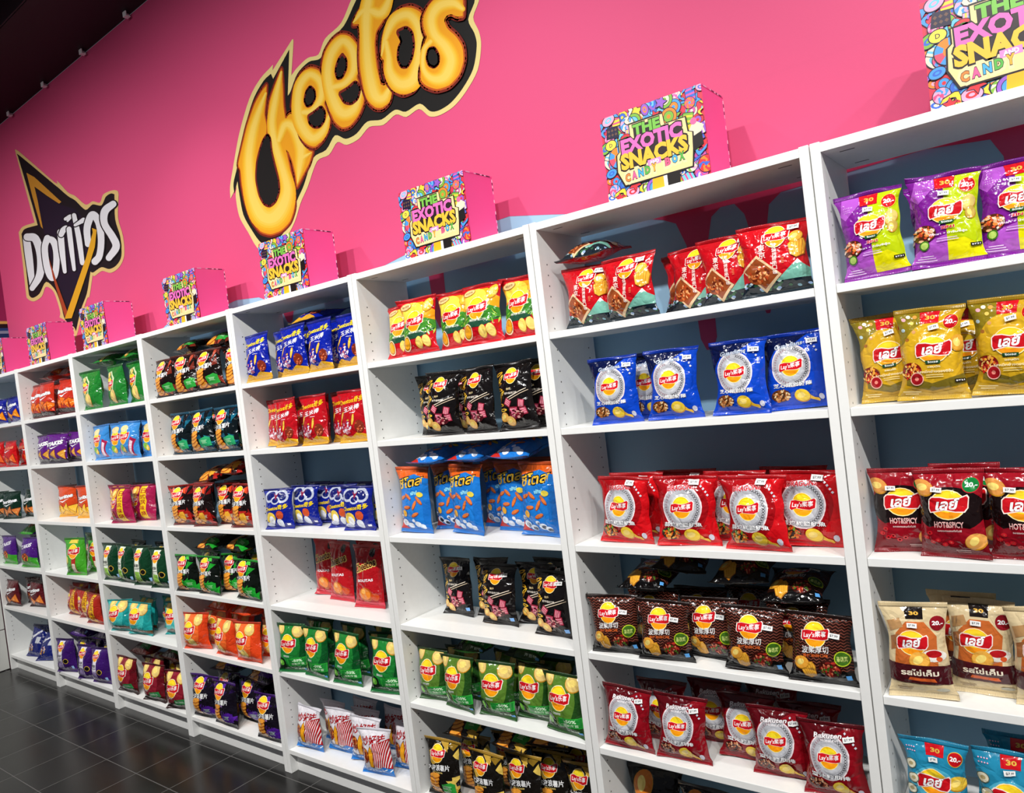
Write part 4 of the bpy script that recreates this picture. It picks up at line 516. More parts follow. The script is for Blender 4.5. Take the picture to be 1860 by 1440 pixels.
# glossy black floor tiles with pale joints
fm = bpy.data.materials.new('floor_tiles'); fm.use_nodes = True; nt = fm.node_tree; N = nt.nodes.new; Lk = nt.links.new; bs = nt.nodes['Principled BSDF']
tc = N('ShaderNodeTexCoord'); mp = N('ShaderNodeMapping'); mp.inputs['Location'].default_value = (.145, .0295, 0)
br = N('ShaderNodeTexBrick'); br.offset = 0; br.squash = 1
for k, v in (('Color1', (.0065, .0062, .006, 1)), ('Color2', (.010, .0095, .009, 1)), ('Mortar', (.10, .098, .094, 1)), ('Scale', 1.0), ('Mortar Size', .0022), ('Mortar Smooth', .2), ('Brick Width', .295), ('Row Height', .295)): br.inputs[k].default_value = v
Lk(tc.outputs['Object'], mp.inputs[0]); Lk(mp.outputs[0], br.inputs['Vector']); Lk(br.outputs['Color'], bs.inputs['Base Color'])
no = N('ShaderNodeTexNoise'); no.inputs['Scale'].default_value = 5; no.inputs['Detail'].default_value = 5; Lk(tc.outputs['Object'], no.inputs['Vector'])
mr = N('ShaderNodeMapRange'); mr.inputs['To Min'].default_value = .17; mr.inputs['To Max'].default_value = .30; Lk(no.outputs['Fac'], mr.inputs['Value']); 
ma = N('ShaderNodeMath'); ma.operation = 'MULTIPLY_ADD'; ma.inputs[1].default_value = .4; Lk(br.outputs['Fac'], ma.inputs[0]); Lk(mr.outputs[0], ma.inputs[2]); Lk(ma.outputs[0], bs.inputs['Roughness'])
bp = N('ShaderNodeBump'); bp.invert = True; bp.inputs['Strength'].default_value = .5; bp.inputs['Distance'].default_value = .002; Lk(br.outputs['Fac'], bp.inputs['Height']); Lk(bp.outputs[0], bs.inputs['Normal'])
b = MB(); b.poly([(-5.63, -4, 0), (2.4, -4, 0), (2.4, BWALL, 0), (-5.63, BWALL, 0)], fm); tag(b.build('floor'), kind='structure')
b = MB(); b.poly([(-5.63, -4, 4.3), (-5.63, BWALL, 4.3), (2.4, BWALL, 4.3), (2.4, -4, 4.3)], mat('#4a2434', 'paint')); tag(b.build('ceiling'), kind='structure')
b = MB(); b.box(-5.63, 2.4, -.155, BWALL, 3.762, 4.299, mat('#050505', 'paint')); b.box(-5.63, 2.4, -.163, -.155, 3.766, 4.299, mat('#2a2228', 'paint')); tag(b.build('trim_2'), kind='structure')
for i, x in enumerate((-3.375, -3.913, -4.46, -5.03)):
    b = MB(); m = mat('#e6e6e6', 'card')
    b.box(x-.016, x+.016, .236, .242, 3.735, 3.7618, m); b.box(x-.016, x+.016, .242, .262, 3.735, 3.740, m); b.box(x-.016, x-.008, .242, .268, 3.745, 3.7618, m)
    tag(b.build('ceiling_clip', bevel=.001), 'small white clip under the black soffit above the '+('puffy letter mural\'s edge', 'gap between the murals', 'triangle mural', 'far end of the wall')[i], 'clip', 'clips along the soffit')

# ---------------------------------------------------------------- painted logos
def catmull(P, n=6):
    P = [np.array(p, float) for p in P]
    if len(P) == 2: return [P[0]+(P[1]-P[0])*t/n for t in range(n+1)]
    Q = [2*P[0]-P[1]]+P+[2*P[-1]-P[-2]]; out = []
    for i in range(1, len(Q)-2):
        a, b_, c, d_ = Q[i-1:i+3]
        for k in range(n):
            t = k/n; out.append(.5*(2*b_+(c-a)*t+(2*a-5*b_+4*c-d_)*t*t+(3*b_-a-3*c+d_)*t**3))
    out.append(P[-1]); return out
def ribbon(mb, pts, y, extra, mul, m, nn=14):
    """brush stroke: an oval brush stamped along a curve, joined by quads"""
    S = catmull(pts, 5); rings = []
    for p in S:
        J = np.array([[p[2], p[4]], [p[3], p[5]]])*mul
        if extra:
            s0 = math.sqrt(abs(np.linalg.det(J)))+1e-6; J = J*(1+extra/max(s0, .006))
        rings.append((p[:2], J))
    for k, (c, J) in enumerate(rings):
        yy = y-k*2e-6
        mb.poly([(c[0]+q[0], yy, c[1]+q[1]) for q in (J@np.array((math.cos(6.28318*i/nn), math.sin(6.28318*i/nn))) for i in range(nn))], m)
        if k:
            c0, J0 = rings[k-1]; d = np.linalg.solve(J, c-c0) if abs(np.linalg.det(J)) > 1e-9 else np.array((1, 0)); d = d/(np.linalg.norm(d)+1e-9); nrm = np.array((-d[1], d[0]))
            a0 = c0+J0@nrm; a1 = c0-J0@nrm; b0 = c+J@nrm; b1 = c-J@nrm
            mb.poly([(q[0], yy-1e-6, q[1]) for q in (a0, b0, b1, a1)], m)
def outline(mb, pts, y, m, smooth=True):
    if smooth:
        P = [np.array(p) for p in pts]; out = []; n = len(P)
        for i in range(n):
            a, b_, c, d_ = P[i-1], P[i], P[(i+1) % n], P[(i+2) % n]
            v1 = b_-a; v2 = c-b_; cs = v1@v2/(np.linalg.norm(v1)*np.linalg.norm(v2)+1e-9)
            v3 = d_-c; cs2 = v2@v3/(np.linalg.norm(v3)*np.linalg.norm(v2)+1e-9)
            T1 = (c-a)/2 if cs > .35 else v2; T2 = (d_-b_)/2 if cs2 > .35 else v2
            for k in range(4):
                t = k/4; h = (2*t**3-3*t*t+1, t**3-2*t*t+t, -2*t**3+3*t*t, t**3-t*t)
                out.append(h[0]*b_+h[1]*T1*.9+h[2]*c+h[3]*T2*.9)
        pts = out
    from mathutils.geometry import tessellate_polygon
    V = [Vector((p[0], p[1], 0)) for p in pts]; i0 = len(mb.v)
    mb.v += [(p[0], y, p[1]) for p in pts]; k = mb.mi(m)
    for t in tessellate_polygon([V]): mb.f.append([i0+j for j in t]); mb.m.append(k)
def murals():
    b = MB(); y = BWALL-.0015
    outline(b, PUFF_OUT, y, mat('#ecd98c', 'paint')); outline(b, PUFF_IN, y-.0003, mat('#100e0c', 'paint'))
    y -= .0006
    def rim(pts, m, wd, yy):
        P = list(pts)+[pts[0]]
        for (x0, z0), (x1, z1) in zip(P, P[1:]):
            L_ = math.hypot(x1-x0, z1-z0)+1e-9; nx_, nz_ = -(z1-z0)/L_*wd, (x1-x0)/L_*wd
            b.poly([(x0+nx_, yy, z0+nz_), (x0-nx_, yy, z0-nz_), (x1-nx_, yy, z1-nz_), (x1+nx_, yy, z1+nz_)], m)
            b.poly([(x0+wd*math.cos(k*.785), yy-2e-6, z0+wd*math.sin(k*.785)) for k in range(8)], m)
    red, dk, blk = mat('#7a1c0c', 'paint'), mat('#c4560e', 'paint'), mat('#100e0c', 'paint')
    def rnd(pts):
        out = []; n = len(pts)
        for i in range(n):
            p0, p1, p2 = (np.array(pts[j % n]) for j in (i-1, i, i+1)); v1 = p1-p0; v2 = p2-p1
            cs = v1@v2/(np.linalg.norm(v1)*np.linalg.norm(v2)+1e-9)
            if cs < .2: out.append(p1); continue
            out += [p1-.28*v1, p1-.07*v1+.07*v2, p1+.28*v2]
        return out
    for body_, holes, strokes in PUFF_LETTERS:
        body_ = rnd(body_); holes = [rnd(h_) for h_ in holes]
        rim(body_, red, .016, y); rim(body_, dk, .007, y-.0001); outline(b, body_, y-.0002, mat('#f2a412', 'paint'), False); y -= .0003
        for ex, mu, c in ((0, .95, '#f5ac16'), (0, .82, '#f8b820'), (0, .66, '#fbc636'), (0, .50, '#fccf4c'), (0, .34, '#fdd760')):
            for st in strokes: ribbon(b, st, y, ex, mu, mat(c, 'paint')); y -= .00008
        for h_ in holes: rim(h_, red, .011, y); outline(b, h_, y-.0001, blk, False); y -= .0002
    tag(b.build('painted_logo'), 'huge yellow puffy letter logo with black and cream outline painted on the pink wall', 'mural')
    b = MB(); y = BWALL-.0015
    outline(b, TRI_OUT[0], y, mat('#e2c27c', 'paint')); outline(b, TRI_IN[0], y-.0003, mat('#0b0a0e', 'paint'))
    outline(b, TRI_PURPLE[0], y-.0006, mat('#120a22', 'paint'), False); outline(b, TRI_GOLD[0], y-.0009, mat('#c88a28', 'paint'), False)
    y -= .0012
    for st in TRI_STROKES:
        for ex, mu, c in ((.010, 1, '#0b0a0e'), (0, 1, '#e4e4e8')): ribbon(b, st, y, ex, mu, mat(c, 'paint')); y -= .0001
    outline(b, TRI_RED[0], y-.0003, mat('#a8401c', 'paint'), False); outline(b, TRI_BAR[0], y-.0005, mat('#e0a41c', 'paint'), False)
    tag(b.build('painted_logo'), 'black triangle logo with white letters and gold bars painted on the pink wall', 'mural')
murals()

# ---------------------------------------------------------------- bookcases
LEVEL = {1: 1.693, 2: 1.408, 3: 1.059, 4: .736, 5: .448, 6: .105}
PT = .022; DEP = .255
def panel(mb, x0, x1, inner):
    wh = mat('#f5f5f2', 'board'); mb.box(x0, x1, 0, DEP, 0, 2.02, wh); dk = mat('#3a3632', 'paper')
    for yy in (.037, .218):
        z = .2
        while z < 1.9:
            if all(not (-.024 < z-v < .006) for v in LEVEL.values()):
                s_ = 1 if inner == x1 else -1
                mb.poly([(inner+s_*.0004, yy+.0026*math.cos(a), z+s_*.0026*math.sin(a)) for a in [k*math.pi/4 for k in range(8)]], dk)
            z += .032
BC = ['purple and lime bags', 'red bags showing a green mountain', 'tropical fruit bags', 'navy corn snack bags', 'black and rust bags', 'green arched panel bags', 'red flame print bags', 'navy tortilla chip bags']
bc_parts = None
for u in range(8):
    root = empty('bookcase', (-.8*u+.4, 0, 0))
    tag(root, 'white open bookcase with '+BC[u]+' on its top shelf', 'bookcase', 'white bookcases in a row along the wall')
    if bc_parts is None:
        wh = mat('#f5f5f2', 'board'); x0, x1 = -.3985, .3985
        b = MB(); panel(b, x0, x0+PT, x0+PT); p1 = b.build('side_panel', root, .0012)
        b = MB(); panel(b, x1-PT, x1, x1-PT); p2 = b.build('side_panel', root, .0012)
        b = MB(); b.box(x0+PT, x1-PT, .001, DEP, 1.996, 2.0175, wh)
        for sx in (-.33, .33):
            for yy in (.045, .2): b.poly([(sx-.016, yy, 1.9957), (sx-.016, yy+.006, 1.9957), (sx+.016, yy+.006, 1.9957), (sx+.016, yy, 1.9957)], mat('#3a3632', 'paper'))
        p3 = b.build('top_panel', root, .001)
        bc_parts = [p1, p2, p3]
        for c, z in LEVEL.items():
            b = MB(); b.box(x0+PT+.0008, x1-PT-.0008, .0025, DEP-.002, z-.02, z, wh); bc_parts.append(b.build('shelf', root, .0012))
        b = MB(); b.box(x0+PT, x1-PT, .034, .05, 0, .0848, wh); bc_parts.append(b.build('plinth', root, .001))
    else:
        for p in bc_parts:
            q = p.copy(); COL.objects.link(q); q.parent = root

# ---------------------------------------------------------------- candy boxes on top
BW, BH, BD = .295, .232, .145
def box_art():
    d = Art(BH/BW); r = random.Random(12); NV = '#1c1436'
    d.R(0, 0, 1, 1, '#d8344e')
    pal = ['#ef4f86', '#f58a2c', '#4a9be0', '#9a5cc8', '#f6d23c', '#e8323c', '#7fb63c', '#f7a8c8', '#3a6ad0', '#f6e7c8', '#6cc4e8', '#e85aa8']
    items = []
    for j in range(10):
        for i in range(13): items.append(((i+.5+r.uniform(-.28, .28)+(.5 if j % 2 else 0))/13.3, (j+.5+r.uniform(-.25, .25))/10))
    r.shuffle(items)
    for k, (x, y) in enumerate(items):
        s = r.uniform(.045, .078); a = r.uniform(0, 360); c1, c2, c3 = r.sample(pal, 3); t = k % 7
        d.z -= .5
        if t in (0, 3):       # swirl lollipop
            d.O(x, y, s*1.09, s*1.09, NV, n=26); d.O(x, y, s, s, c1, n=26)
            for q in range(5):
                th = [a+q*72+w_ for w_ in (0, 18, 36)]
                d.PL(x, y, [(0, 0)]+[(s*rr*math.cos(math.radians(tt+rr*40)), s*rr*math.sin(math.radians(tt+rr*40))) for rr, tt in ((.5, th[0]-20), (.98, th[0]), (.98, th[1]), (.98, th[2]), (.5, th[2]-20))], 1, (c2, c3)[q % 2] if t else c2, keep=q > 0)
            d.O(x, y, s*.25, s*.25, c3, n=10)
        elif t == 1:          # wrapped sweet
            for sg in (-1, 1): d.PL(x, y, [(sg*.5, 0), (sg*1.5, .6), (sg*1.35, 0), (sg*1.5, -.6)], s, NV, a, keep=sg > 0); 
            for sg in (-1, 1): d.PL(x, y, [(sg*.6, 0), (sg*1.4, .5), (sg*1.25, 0), (sg*1.4, -.5)], s, c2, a, keep=sg > 0)
            d.O(x, y, s*.95, s*.7, NV, a, 22); d.O(x, y, s*.86, s*.6, c1, a, 22); d.O(x, y, s*.5, s*.32, c3, a, 12); d.O(x, y, s*.25, s*.15, c1, a, 10)
        elif t == 2:          # ring
            d.O(x, y, s*1.08, s*1.08, NV, n=24); d.O(x, y, s, s, c1, n=24); d.O(x, y, s*.68, s*.68, NV, n=20); d.O(x, y, s*.62, s*.62, c2, n=20); d.O(x, y, s*.25, s*.25, c1, n=10)
        elif t == 4:          # striped slab
            d.PL(x, y, [(-.9, -.6), (.9, -.6), (.9, .6), (-.9, .6)], s*1.1, NV, a); d.PL(x, y, [(-.83, -.53), (.83, -.53), (.83, .53), (-.83, .53)], s*1.1, c1, a)
            for q in (-.5, 0, .5): d.PL(x, y, [(q-.1, -.53), (q+.1, -.53), (q+.1, .53), (q-.1, .53)], s*1.1, c2, a, keep=q > -.5)
        elif t == 5:          # worm
            pts = [(-1.2+.3*i, .5*math.sin(i*.9)) for i in range(9)]
            P_ = [(p[0], p[1]+.3) for p in pts]+[(p[0], p[1]-.3) for p in pts[::-1]]; d.PL(x, y, P_, s*1.08, NV, a)
            P_ = [(p[0]*.95, p[1]+.22) for p in pts]+[(p[0]*.95, p[1]-.22) for p in pts[::-1]]; d.PL(x, y, P_, s*1.08, c1, a); d.O(x, y, s*.3, s*.12, c3, a, 8)
        else:                 # bean and star
            d.PL(x, y, [((1.1 if i % 2 else .55)*math.cos(i*math.pi/5), (1.1 if i % 2 else .55)*math.sin(i*math.pi/5)) for i in range(10)], s, NV, a)
            d.PL(x, y, [((.95 if i % 2 else .46)*math.cos(i*math.pi/5), (.95 if i % 2 else .46)*math.sin(i*math.pi/5)) for i in range(10)], s, c1, a)
    # landmarks seen on every box
    d.z += 1
    d.PL(.12, .80, [(-.5, -.42), (.5, -.42), (.42, .42), (-.42, .42)], .13, NV, -6); 
    for i in range(3):
        for j in range(2): d.O(.085+.035*i, .775+.05*j, .014, .014, '#6a4a3c', n=4, keep=bool(i or j))
    d.O(.09, .66, .062, .05, NV, 10); d.O(.09, .66, .055, .043, '#f6dc4c', 10); d.T('D', .09, .66, .03, .034, NV, 0, .01)
    d.O(.15, .50, .10, .10, NV, n=22); d.O(.15, .50, .093, .093, '#4a9be0', n=22)
    for q in range(4): d.PL(.15, .50, [(0, 0)]+[(.093*math.cos(math.radians(q*90+w_)), .093*math.sin(math.radians(q*90+w_))) for w_ in (0, 16, 32, 48)], 1, ('#ef4f6a', '#f58a2c')[q % 2], keep=q > 0)
    d.O(.15, .5, .04, .04, '#f58a2c', n=12); d.O(.15, .5, .018, .018, '#ef4f6a', n=10)
    d.P([(.86, .30), (.97, .36), (.96, .54), (.85, .48)], '#17110f'); d.P([(.83, .5), (.90, .64), (.99, .56), (.96, .5), (.86, .46)], '#f3e2c4'); d.O(.90, .63, .03, .03, '#ef6aa0')
    d.P([(.60, .0), (.72, .0), (.74, .26), (.66, .32), (.60, .2)], '#17110f'); d.P([(.57, .0), (.605, .0), (.605, .2), (.57, .22)], '#f6f2ee'); d.P([(.45, .0), (.57, .0), (.57, .24), (.47, .22)], '#f4b41e')
    d.z += 2
    L = [('THE', .46, .745, .27, .105, '#7ac04a'), ('EXOTIC', .49, .595, .60, .15, '#ef6fbd'), ('SNACKS', .50, .425, .66, .165, '#f8c33a')]
    cb = [('C', '#f58a3c'), ('A', '#ef5f9a'), ('N', '#4ab0e0'), ('D', '#5cb84a'), ('Y', '#f6b43c'), None, ('B', '#ef5f8a'), ('O', '#4ab0e0'), ('X', '#5cb84a')]
    CB = [(c, .225+.067*i, .235+.008*i) for i, c in enumerate(cb) if c]
    sh = [(.30, .67), (.30, .82), (.62, .82), (.63, .70), (.82, .70), (.83, .54), (.87, .52), (.86, .34), (.84, .16), (.20, .16), (.14, .33), (.15, .52), (.18, .55), (.18, .68)]
    sh = [(.5+(x-.5)*1.06, .49+(y-.49)*1.06) for x, y in sh]
    d.P(sh, '#1a1016'); d.P([(.5+(x-.5)*.965, .49+(y-.49)*.95) for x, y in sh], '#f7dc9a'); d.P([(.21, .555), (.21, .655), (.33, .66), (.33, .79), (.59, .79), (.60, .675), (.79, .67), (.80, .52), (.84, .50), (.83, .345), (.17, .335), (.17, .50)], '#2a1a1c')
    for stage in range(2):
        for t_, x, y, w_, h_, c in L: d.T(t_, x, y, w_*1.035, h_*1.1, '#1a1016', 0, .09)
        if stage == 0:
            for (c, col_), x, y in CB: d.T(c, x, y, .094, .13, '#f9e4ac', 0, .16)
    for t_, x, y, w_, h_, c in L: d.T(t_, x, y, w_, h_*.92, c, 0, .055)
    d.PL(.5, .33, [(-.5, -.2), (.5, -.2), (.5, .2), (-.5, .2)], .13, '#ef8fd0', 0); d.T('AND', .5, .33, .09, .034, '#ffffff', 0, .04)
    for (c, col_), x, y in CB: d.T(c, x, y, .058, .082, '#2a1a20', 0, .09); d.T(c, x, y, .052, .072, col_, 0, .05)
    return d
def flat_mesh(d, name, w_, h_, fn, mk='card', step=4e-5, base=3e-4):
    """lay artwork on a flat face; whatever sticks out of the field is trimmed"""
    bm = bmesh.new(); cols = []
    vs = [bm.verts.new(v) for v in d.v]
    for f, c in zip(d.f, d.c):
        if c not in cols: cols.append(c)
        try: bf = bm.faces.new([vs[i] for i in f]); bf.material_index = cols.index(c)
        except ValueError: pass
    for bf in bm.faces: bf.normal_update()
    bmesh.ops.reverse_faces(bm, faces=[bf for bf in bm.faces if bf.normal.z < 0])
    for co, no_ in (((0, 0, 0), (-1, 0, 0)), ((1, 0, 0), (1, 0, 0)), ((0, 0, 0), (0, -1, 0)), ((0, d.A, 0), (0, 1, 0))):
        bmesh.ops.bisect_plane(bm, geom=bm.verts[:]+bm.edges[:]+bm.faces[:], dist=1e-7, plane_co=co, plane_no=no_, clear_outer=True)
    for v in bm.verts: v.co = fn(v.co.x*w_, v.co.y*w_, base+step*v.co.z)
    me = bpy.data.meshes.new(name); bm.to_mesh(me); bm.free()
    for c in cols: me.materials.append(mat(c, mk))
    return me
fa = box_art()
front_me = flat_mesh(fa, 'front_panel', BW, BH, lambda x, y, o: (x, -o, y), step=9e-6)
edge_me = flat_mesh(fa, 'back_flap', BW, BH, lambda x, y, o: (BW-x, BD+o, y), step=9e-6)
b = MB(); pk = mat('#f2559a', 'card')
b.box(0, BW, 0, BD, 0, BH-.004, pk); tmp = b.build('box_body', None, .0012); body_me = tmp.data; bpy.data.objects.remove(tmp)
b = MB(); b.box(-.0008, BW+.0008, .0005, BD+.0012, BH-.0038, BH, pk)
rr = random.Random(3)
for i in range(14):                                    # printed lid edge showing dark and bright dashes
    y0 = BD*i/14; c = rr.choice(['#2a1430', '#f2559a', '#f2559a', '#5a2050', '#e8b0d0', '#6a1440'])
    b.box(BW+.0008, BW+.0012, y0, y0+BD/14, BH-.0036, BH, mat(c, 'card'))
tmp = b.build('lid', None); lid_me = tmp.data; bpy.data.objects.remove(tmp)
b = MB()
for i in range(22):
    z0 = .01+(BH-.02)*i/22; c = rr.choice(['#2a1430', '#f2559a', '#f08a3c', '#5a2050', '#e8b0d0', '#f2d0e0', '#f2559a'])
    b.box(BW, BW+.0006, BD-.0022, BD+.001, z0, z0+(BH-.02)/22, mat(c, 'card'))
tmp = b.build('rear_edge', None); re_me = tmp.data; bpy.data.objects.remove(tmp)
TOPS = ['purple and lime chip bags', 'red bags with a green mountain', 'tropical fruit chip bags', 'navy corn snack bags', 'black and rust chip bags', 'green arched panel chip bags', 'red flame print tortilla bags', 'navy tortilla chip bags']
for u, xr in enumerate((.54, -.243, -1.043, -1.868, -2.66, -3.572, -4.322, -5.03)):
    root = empty('candy_box', (xr-BW, .026, 2.0178))
    tag(root, 'candy print box with pink side standing above the '+TOPS[u], 'box', 'pink candy boxes on top of the bookcases')
    for n_, me in (('box_body', body_me), ('front_panel', front_me), ('lid', lid_me), ('rear_edge', re_me)): link(n_, me, root)

# ---------------------------------------------------------------- snack bags
def cut_art(d, nx, ny):
    bm = bmesh.new(); cols = []
    sx, sy = nx, ny/d.A
    vs = [bm.verts.new((v[0]*sx, v[1]*sy, v[2])) for v in d.v]
    for f, c in zip(d.f, d.c):
        if c not in cols: cols.append(c)
        try: bf = bm.faces.new([vs[i] for i in f]); bf.material_index = cols.index(c)
        except ValueError: pass
    for bf in bm.faces: bf.normal_update()
    bmesh.ops.reverse_faces(bm, faces=[bf for bf in bm.faces if bf.normal.z < 0])
    def cut(co, no_, **k): bmesh.ops.bisect_plane(bm, geom=bm.verts[:]+bm.edges[:]+bm.faces[:], dist=1e-6, plane_co=co, plane_no=no_, **k)
    cut((.001, 0, 0), (-1, 0, 0), clear_outer=True); cut((nx-.001, 0, 0), (1, 0, 0), clear_outer=True)
    cut((0, .001, 0), (0, -1, 0), clear_outer=True); cut((0, ny-.001, 0), (0, 1, 0), clear_outer=True)
    for i in range(1, nx): cut((i, 0, 0), (1, 0, 0))
    for j in range(1, ny): cut((0, j, 0), (0, 1, 0))
    s2 = math.sqrt(.5)
    for k in range(-ny+1, nx): cut((k, 0, 0), (s2, -s2, 0))
    me = bpy.data.meshes.new('t'); bm.to_mesh(me); bm.free()
    n = len(me.vertices); co = np.zeros(n*3); me.vertices.foreach_get('co', co); co = co.reshape(-1, 3)
    nl = len(me.loops); li = np.zeros(nl, int); me.loops.foreach_get('vertex_index', li)
    npo = len(me.polygons); ls = np.zeros(npo, int); me.polygons.foreach_get('loop_start', ls); lt = np.zeros(npo, int); me.polygons.foreach_get('loop_total', lt); mi_ = np.zeros(npo, int); me.polygons.foreach_get('material_index', mi_)
    bpy.data.meshes.remove(me)
    return co, li, ls, lt, mi_, cols
def pouch_grid(W, H, nx, ny, seed, T):
    r = random.Random(seed)
    x = np.linspace(0, 1, nx+1)[:, None]; y = np.linspace(0, 1, ny+1)[None, :]
    u = 2*x-1+0*y; v = 2*y-1+0*x
    pu = np.clip(1-np.abs(u)**2.6, 0, 1)**.62; pv = np.clip(1-np.abs(v)**2.3, 0, 1)**.72
    t = T*pu*pv*(1-.25*v)+.0008
    wr = np.zeros_like(t); env = np.clip(1-np.abs(u)**6, 0, 1)
    for top in (1, -1):
        e = (1-v*top)/2
        for k in range(7):
            uk = r.uniform(-.9, .9); s_ = -uk*r.uniform(.1, .7)+r.uniform(-.3, .3); A = r.uniform(-.0085, .005)
            wr += A*np.exp(-((u-uk-s_*e)/r.uniform(.05, .12))**2)*np.exp(-e/r.uniform(.10, .28))*np.clip(e*9, 0, 1)
    for k in range(7):
        a = r.uniform(0, math.pi); px, py = r.uniform(-.8, .8), r.uniform(-.8, .8)
        dd = (u-px)*math.cos(a)+(v-py)*math.sin(a); ll = -(u-px)*math.sin(a)+(v-py)*math.cos(a)
        wr += r.uniform(-.0075, .004)*np.exp(-np.abs(dd)/r.uniform(.06, .14))*np.exp(-(ll/r.uniform(.3, .7))**2)*pv
    t = np.maximum(t+wr*env*(W/.16), .0006)
    pinch = .12+r.uniform(-.03, .035)
    X = W/2*u*(1-pinch*pv)+.004*r.uniform(-1, 1)*v*pv
    bend = r.uniform(-.010, .004)*v*v+r.uniform(-.009, .009)*u*v*.7+r.uniform(-.008, .008)*np.clip(u*r.choice((-1, 1)), 0, 1)**2*np.clip(v, 0, 1)**2
    X = X*(1+.035*np.abs(v)**6)+W*.014*np.sin(v*r.uniform(4, 9)+r.uniform(0, 6))*pv*np.sign(u)*np.abs(u)**3
    Z = H*(.055+.89*(v+1)/2)
    F = np.stack([X, -t+bend, Z], -1); B = np.stack([X, np.maximum(t*.82, .0006)+bend, Z], -1)
    return F, B
def grid_normals(F):
    du = np.gradient(F, axis=0); dv = np.gradient(F, axis=1); n = np.cross(du, dv); n /= np.linalg.norm(n, axis=-1, keepdims=True)+1e-12
    return n          # du x dv points to -y for the front
def tri_interp(G, gx, gy, nx, ny):
    i = np.clip(np.floor(gx).astype(int), 0, nx-1); j = np.clip(np.floor(gy).astype(int), 0, ny-1)
    a = (gx-i)[:, None]; b_ = (gy-j)[:, None]
    g00 = G[i, j]; g10 = G[i+1, j]; g01 = G[i, j+1]; g11 = G[i+1, j+1]
    lo = g00+a*(g10-g00)+b_*(g11-g10); hi = g00+b_*(g01-g00)+a*(g11-g01)
    return np.where(a >= b_, lo, hi)
def raw_mesh(name, co, li, ls, lt, mi_, mats, nrm=None):
    me = bpy.data.meshes.new(name); me.vertices.add(len(co)); me.vertices.foreach_set('co', co.ravel())
    me.loops.add(len(li)); me.loops.foreach_set('vertex_index', li); me.polygons.add(len(ls)); me.polygons.foreach_set('loop_start', ls)
    me.polygons.foreach_set('loop_total', lt)
    me.polygons.foreach_set('material_index', mi_); me.polygons.foreach_set('use_smooth', np.ones(len(ls), bool))
    for m in mats: me.materials.append(m)
    me.update(calc_edges=True); me.validate()
    if nrm is not None and len(me.vertices) == len(co): me.normals_split_custom_set_from_vertices(nrm.tolist())
    return me
def pouch_mesh(art, W, H, nx, ny, seed, body, T=.031):
    F, B = pouch_grid(W, H, nx, ny, seed, T*W/.16)
    NF = grid_normals(F); NBk = -grid_normals(B)
    co = [F.reshape(-1, 3), B.reshape(-1, 3)]; nr = [NF.reshape(-1, 3), NBk.reshape(-1, 3)]
    m_ = (ny+1); tris = []
    for i in range(nx):
        for j in range(ny):
            a, b_, c, d_ = i*m_+j, (i+1)*m_+j, (i+1)*m_+j+1, i*m_+j+1
            tris += [(a, b_, c), (a, c, d_)]
            o = (nx+1)*m_; tris += [(o+a, o+c, o+b_), (o+a, o+d_, o+c)]
    for i in (0, nx):       # close the long edges
        for j in range(ny):
            a, d_ = i*m_+j, i*m_+j+1; o = (nx+1)*m_; tris += [(a, d_, o+d_), (a, o+d_, o+a)]
    tris = np.array(tris); nb = len(tris)
    aco, ali, als, alt, ami, cols = art
    P = tri_interp(F, aco[:, 0], aco[:, 1], nx, ny); Nn = tri_interp(NF, aco[:, 0], aco[:, 1], nx, ny)
    P = P+Nn*(.0004+.00006*aco[:, 2:3])
    off = 2*(nx+1)*m_
    co.append(P); nr.append(Nn)
    li = np.concatenate([tris.ravel(), ali+off]); ls = np.concatenate([np.arange(nb)*3, als+nb*3]); lt = np.concatenate([np.full(nb, 3), alt]); mi_ = np.concatenate([np.zeros(nb, int), ami+1])
    nrm = np.concatenate(nr); nrm /= np.linalg.norm(nrm, axis=1, keepdims=True)+1e-12
    me = raw_mesh('pouch', np.concatenate(co), li, ls, lt, mi_, [mat(body)]+[mat(c) for c in cols], nrm)
    HULL[me.name] = (np.concatenate([F.reshape(-1, 3)+NF.reshape(-1, 3)*.004, B.reshape(-1, 3)+np.array((0, .0015, 0))]), [tuple(t_) for t_ in tris.tolist()])
    return me, F, NF
def seal_mesh(W, H, F, top, col, seed):
    r = random.Random(seed); n = 18; rows = 3; hs = H*.055
    base = F[:, -1 if top else 0]; v = []; f = []
    ph = r.uniform(0, 6); am = r.uniform(.0015, .005)*(1 if top else .7); fl = r.uniform(-.4, .7)
    for k in range(rows+1):
        t = k/rows
        for i in range(n+1):
            s_ = i/n; q = s_*(len(base)-1); i0 = min(int(q), len(base)-2); p = base[i0]*(1-q+i0)+base[i0+1]*(q-i0)
            x = p[0]*(1+.012*t); y = p[1]+.0006+am*t*math.sin(ph+s_*7)+fl*.012*t*t*(s_ if fl > 0 else 1-s_)**3
            if not top: y -= .006*t*abs(2*s_-1)**2
            z = p[2]+(hs if top else -hs)*t
            v.append((x, y-.0006, z)); 
    m_ = n+1; N_ = len(v); v += [(a, b_+.0012, c) for a, b_, c in v]
    for k in range(rows):
        for i in range(n):
            q = [k*m_+i, k*m_+i+1, (k+1)*m_+i+1, (k+1)*m_+i]; f.append(q if top else q[::-1]); f.append([N_+j for j in (q[::-1] if top else q)])
    rim = [i for i in range(m_)]+[k*m_+n for k in range(1, rows+1)]+[rows*m_+i for i in range(n-1, -1, -1)]+[k*m_ for k in range(rows-1, 0, -1)]
    for a, b_ in zip(rim, rim[1:]+rim[:1]): f.append([b_, a, N_+a, N_+b_])
    me = bpy.data.meshes.new('seal'); me.from_pydata(v, [], f); me.materials.append(mat(col, 'seal')); me.polygons.foreach_set('use_smooth', [True]*len(f)); me.update()
    return me
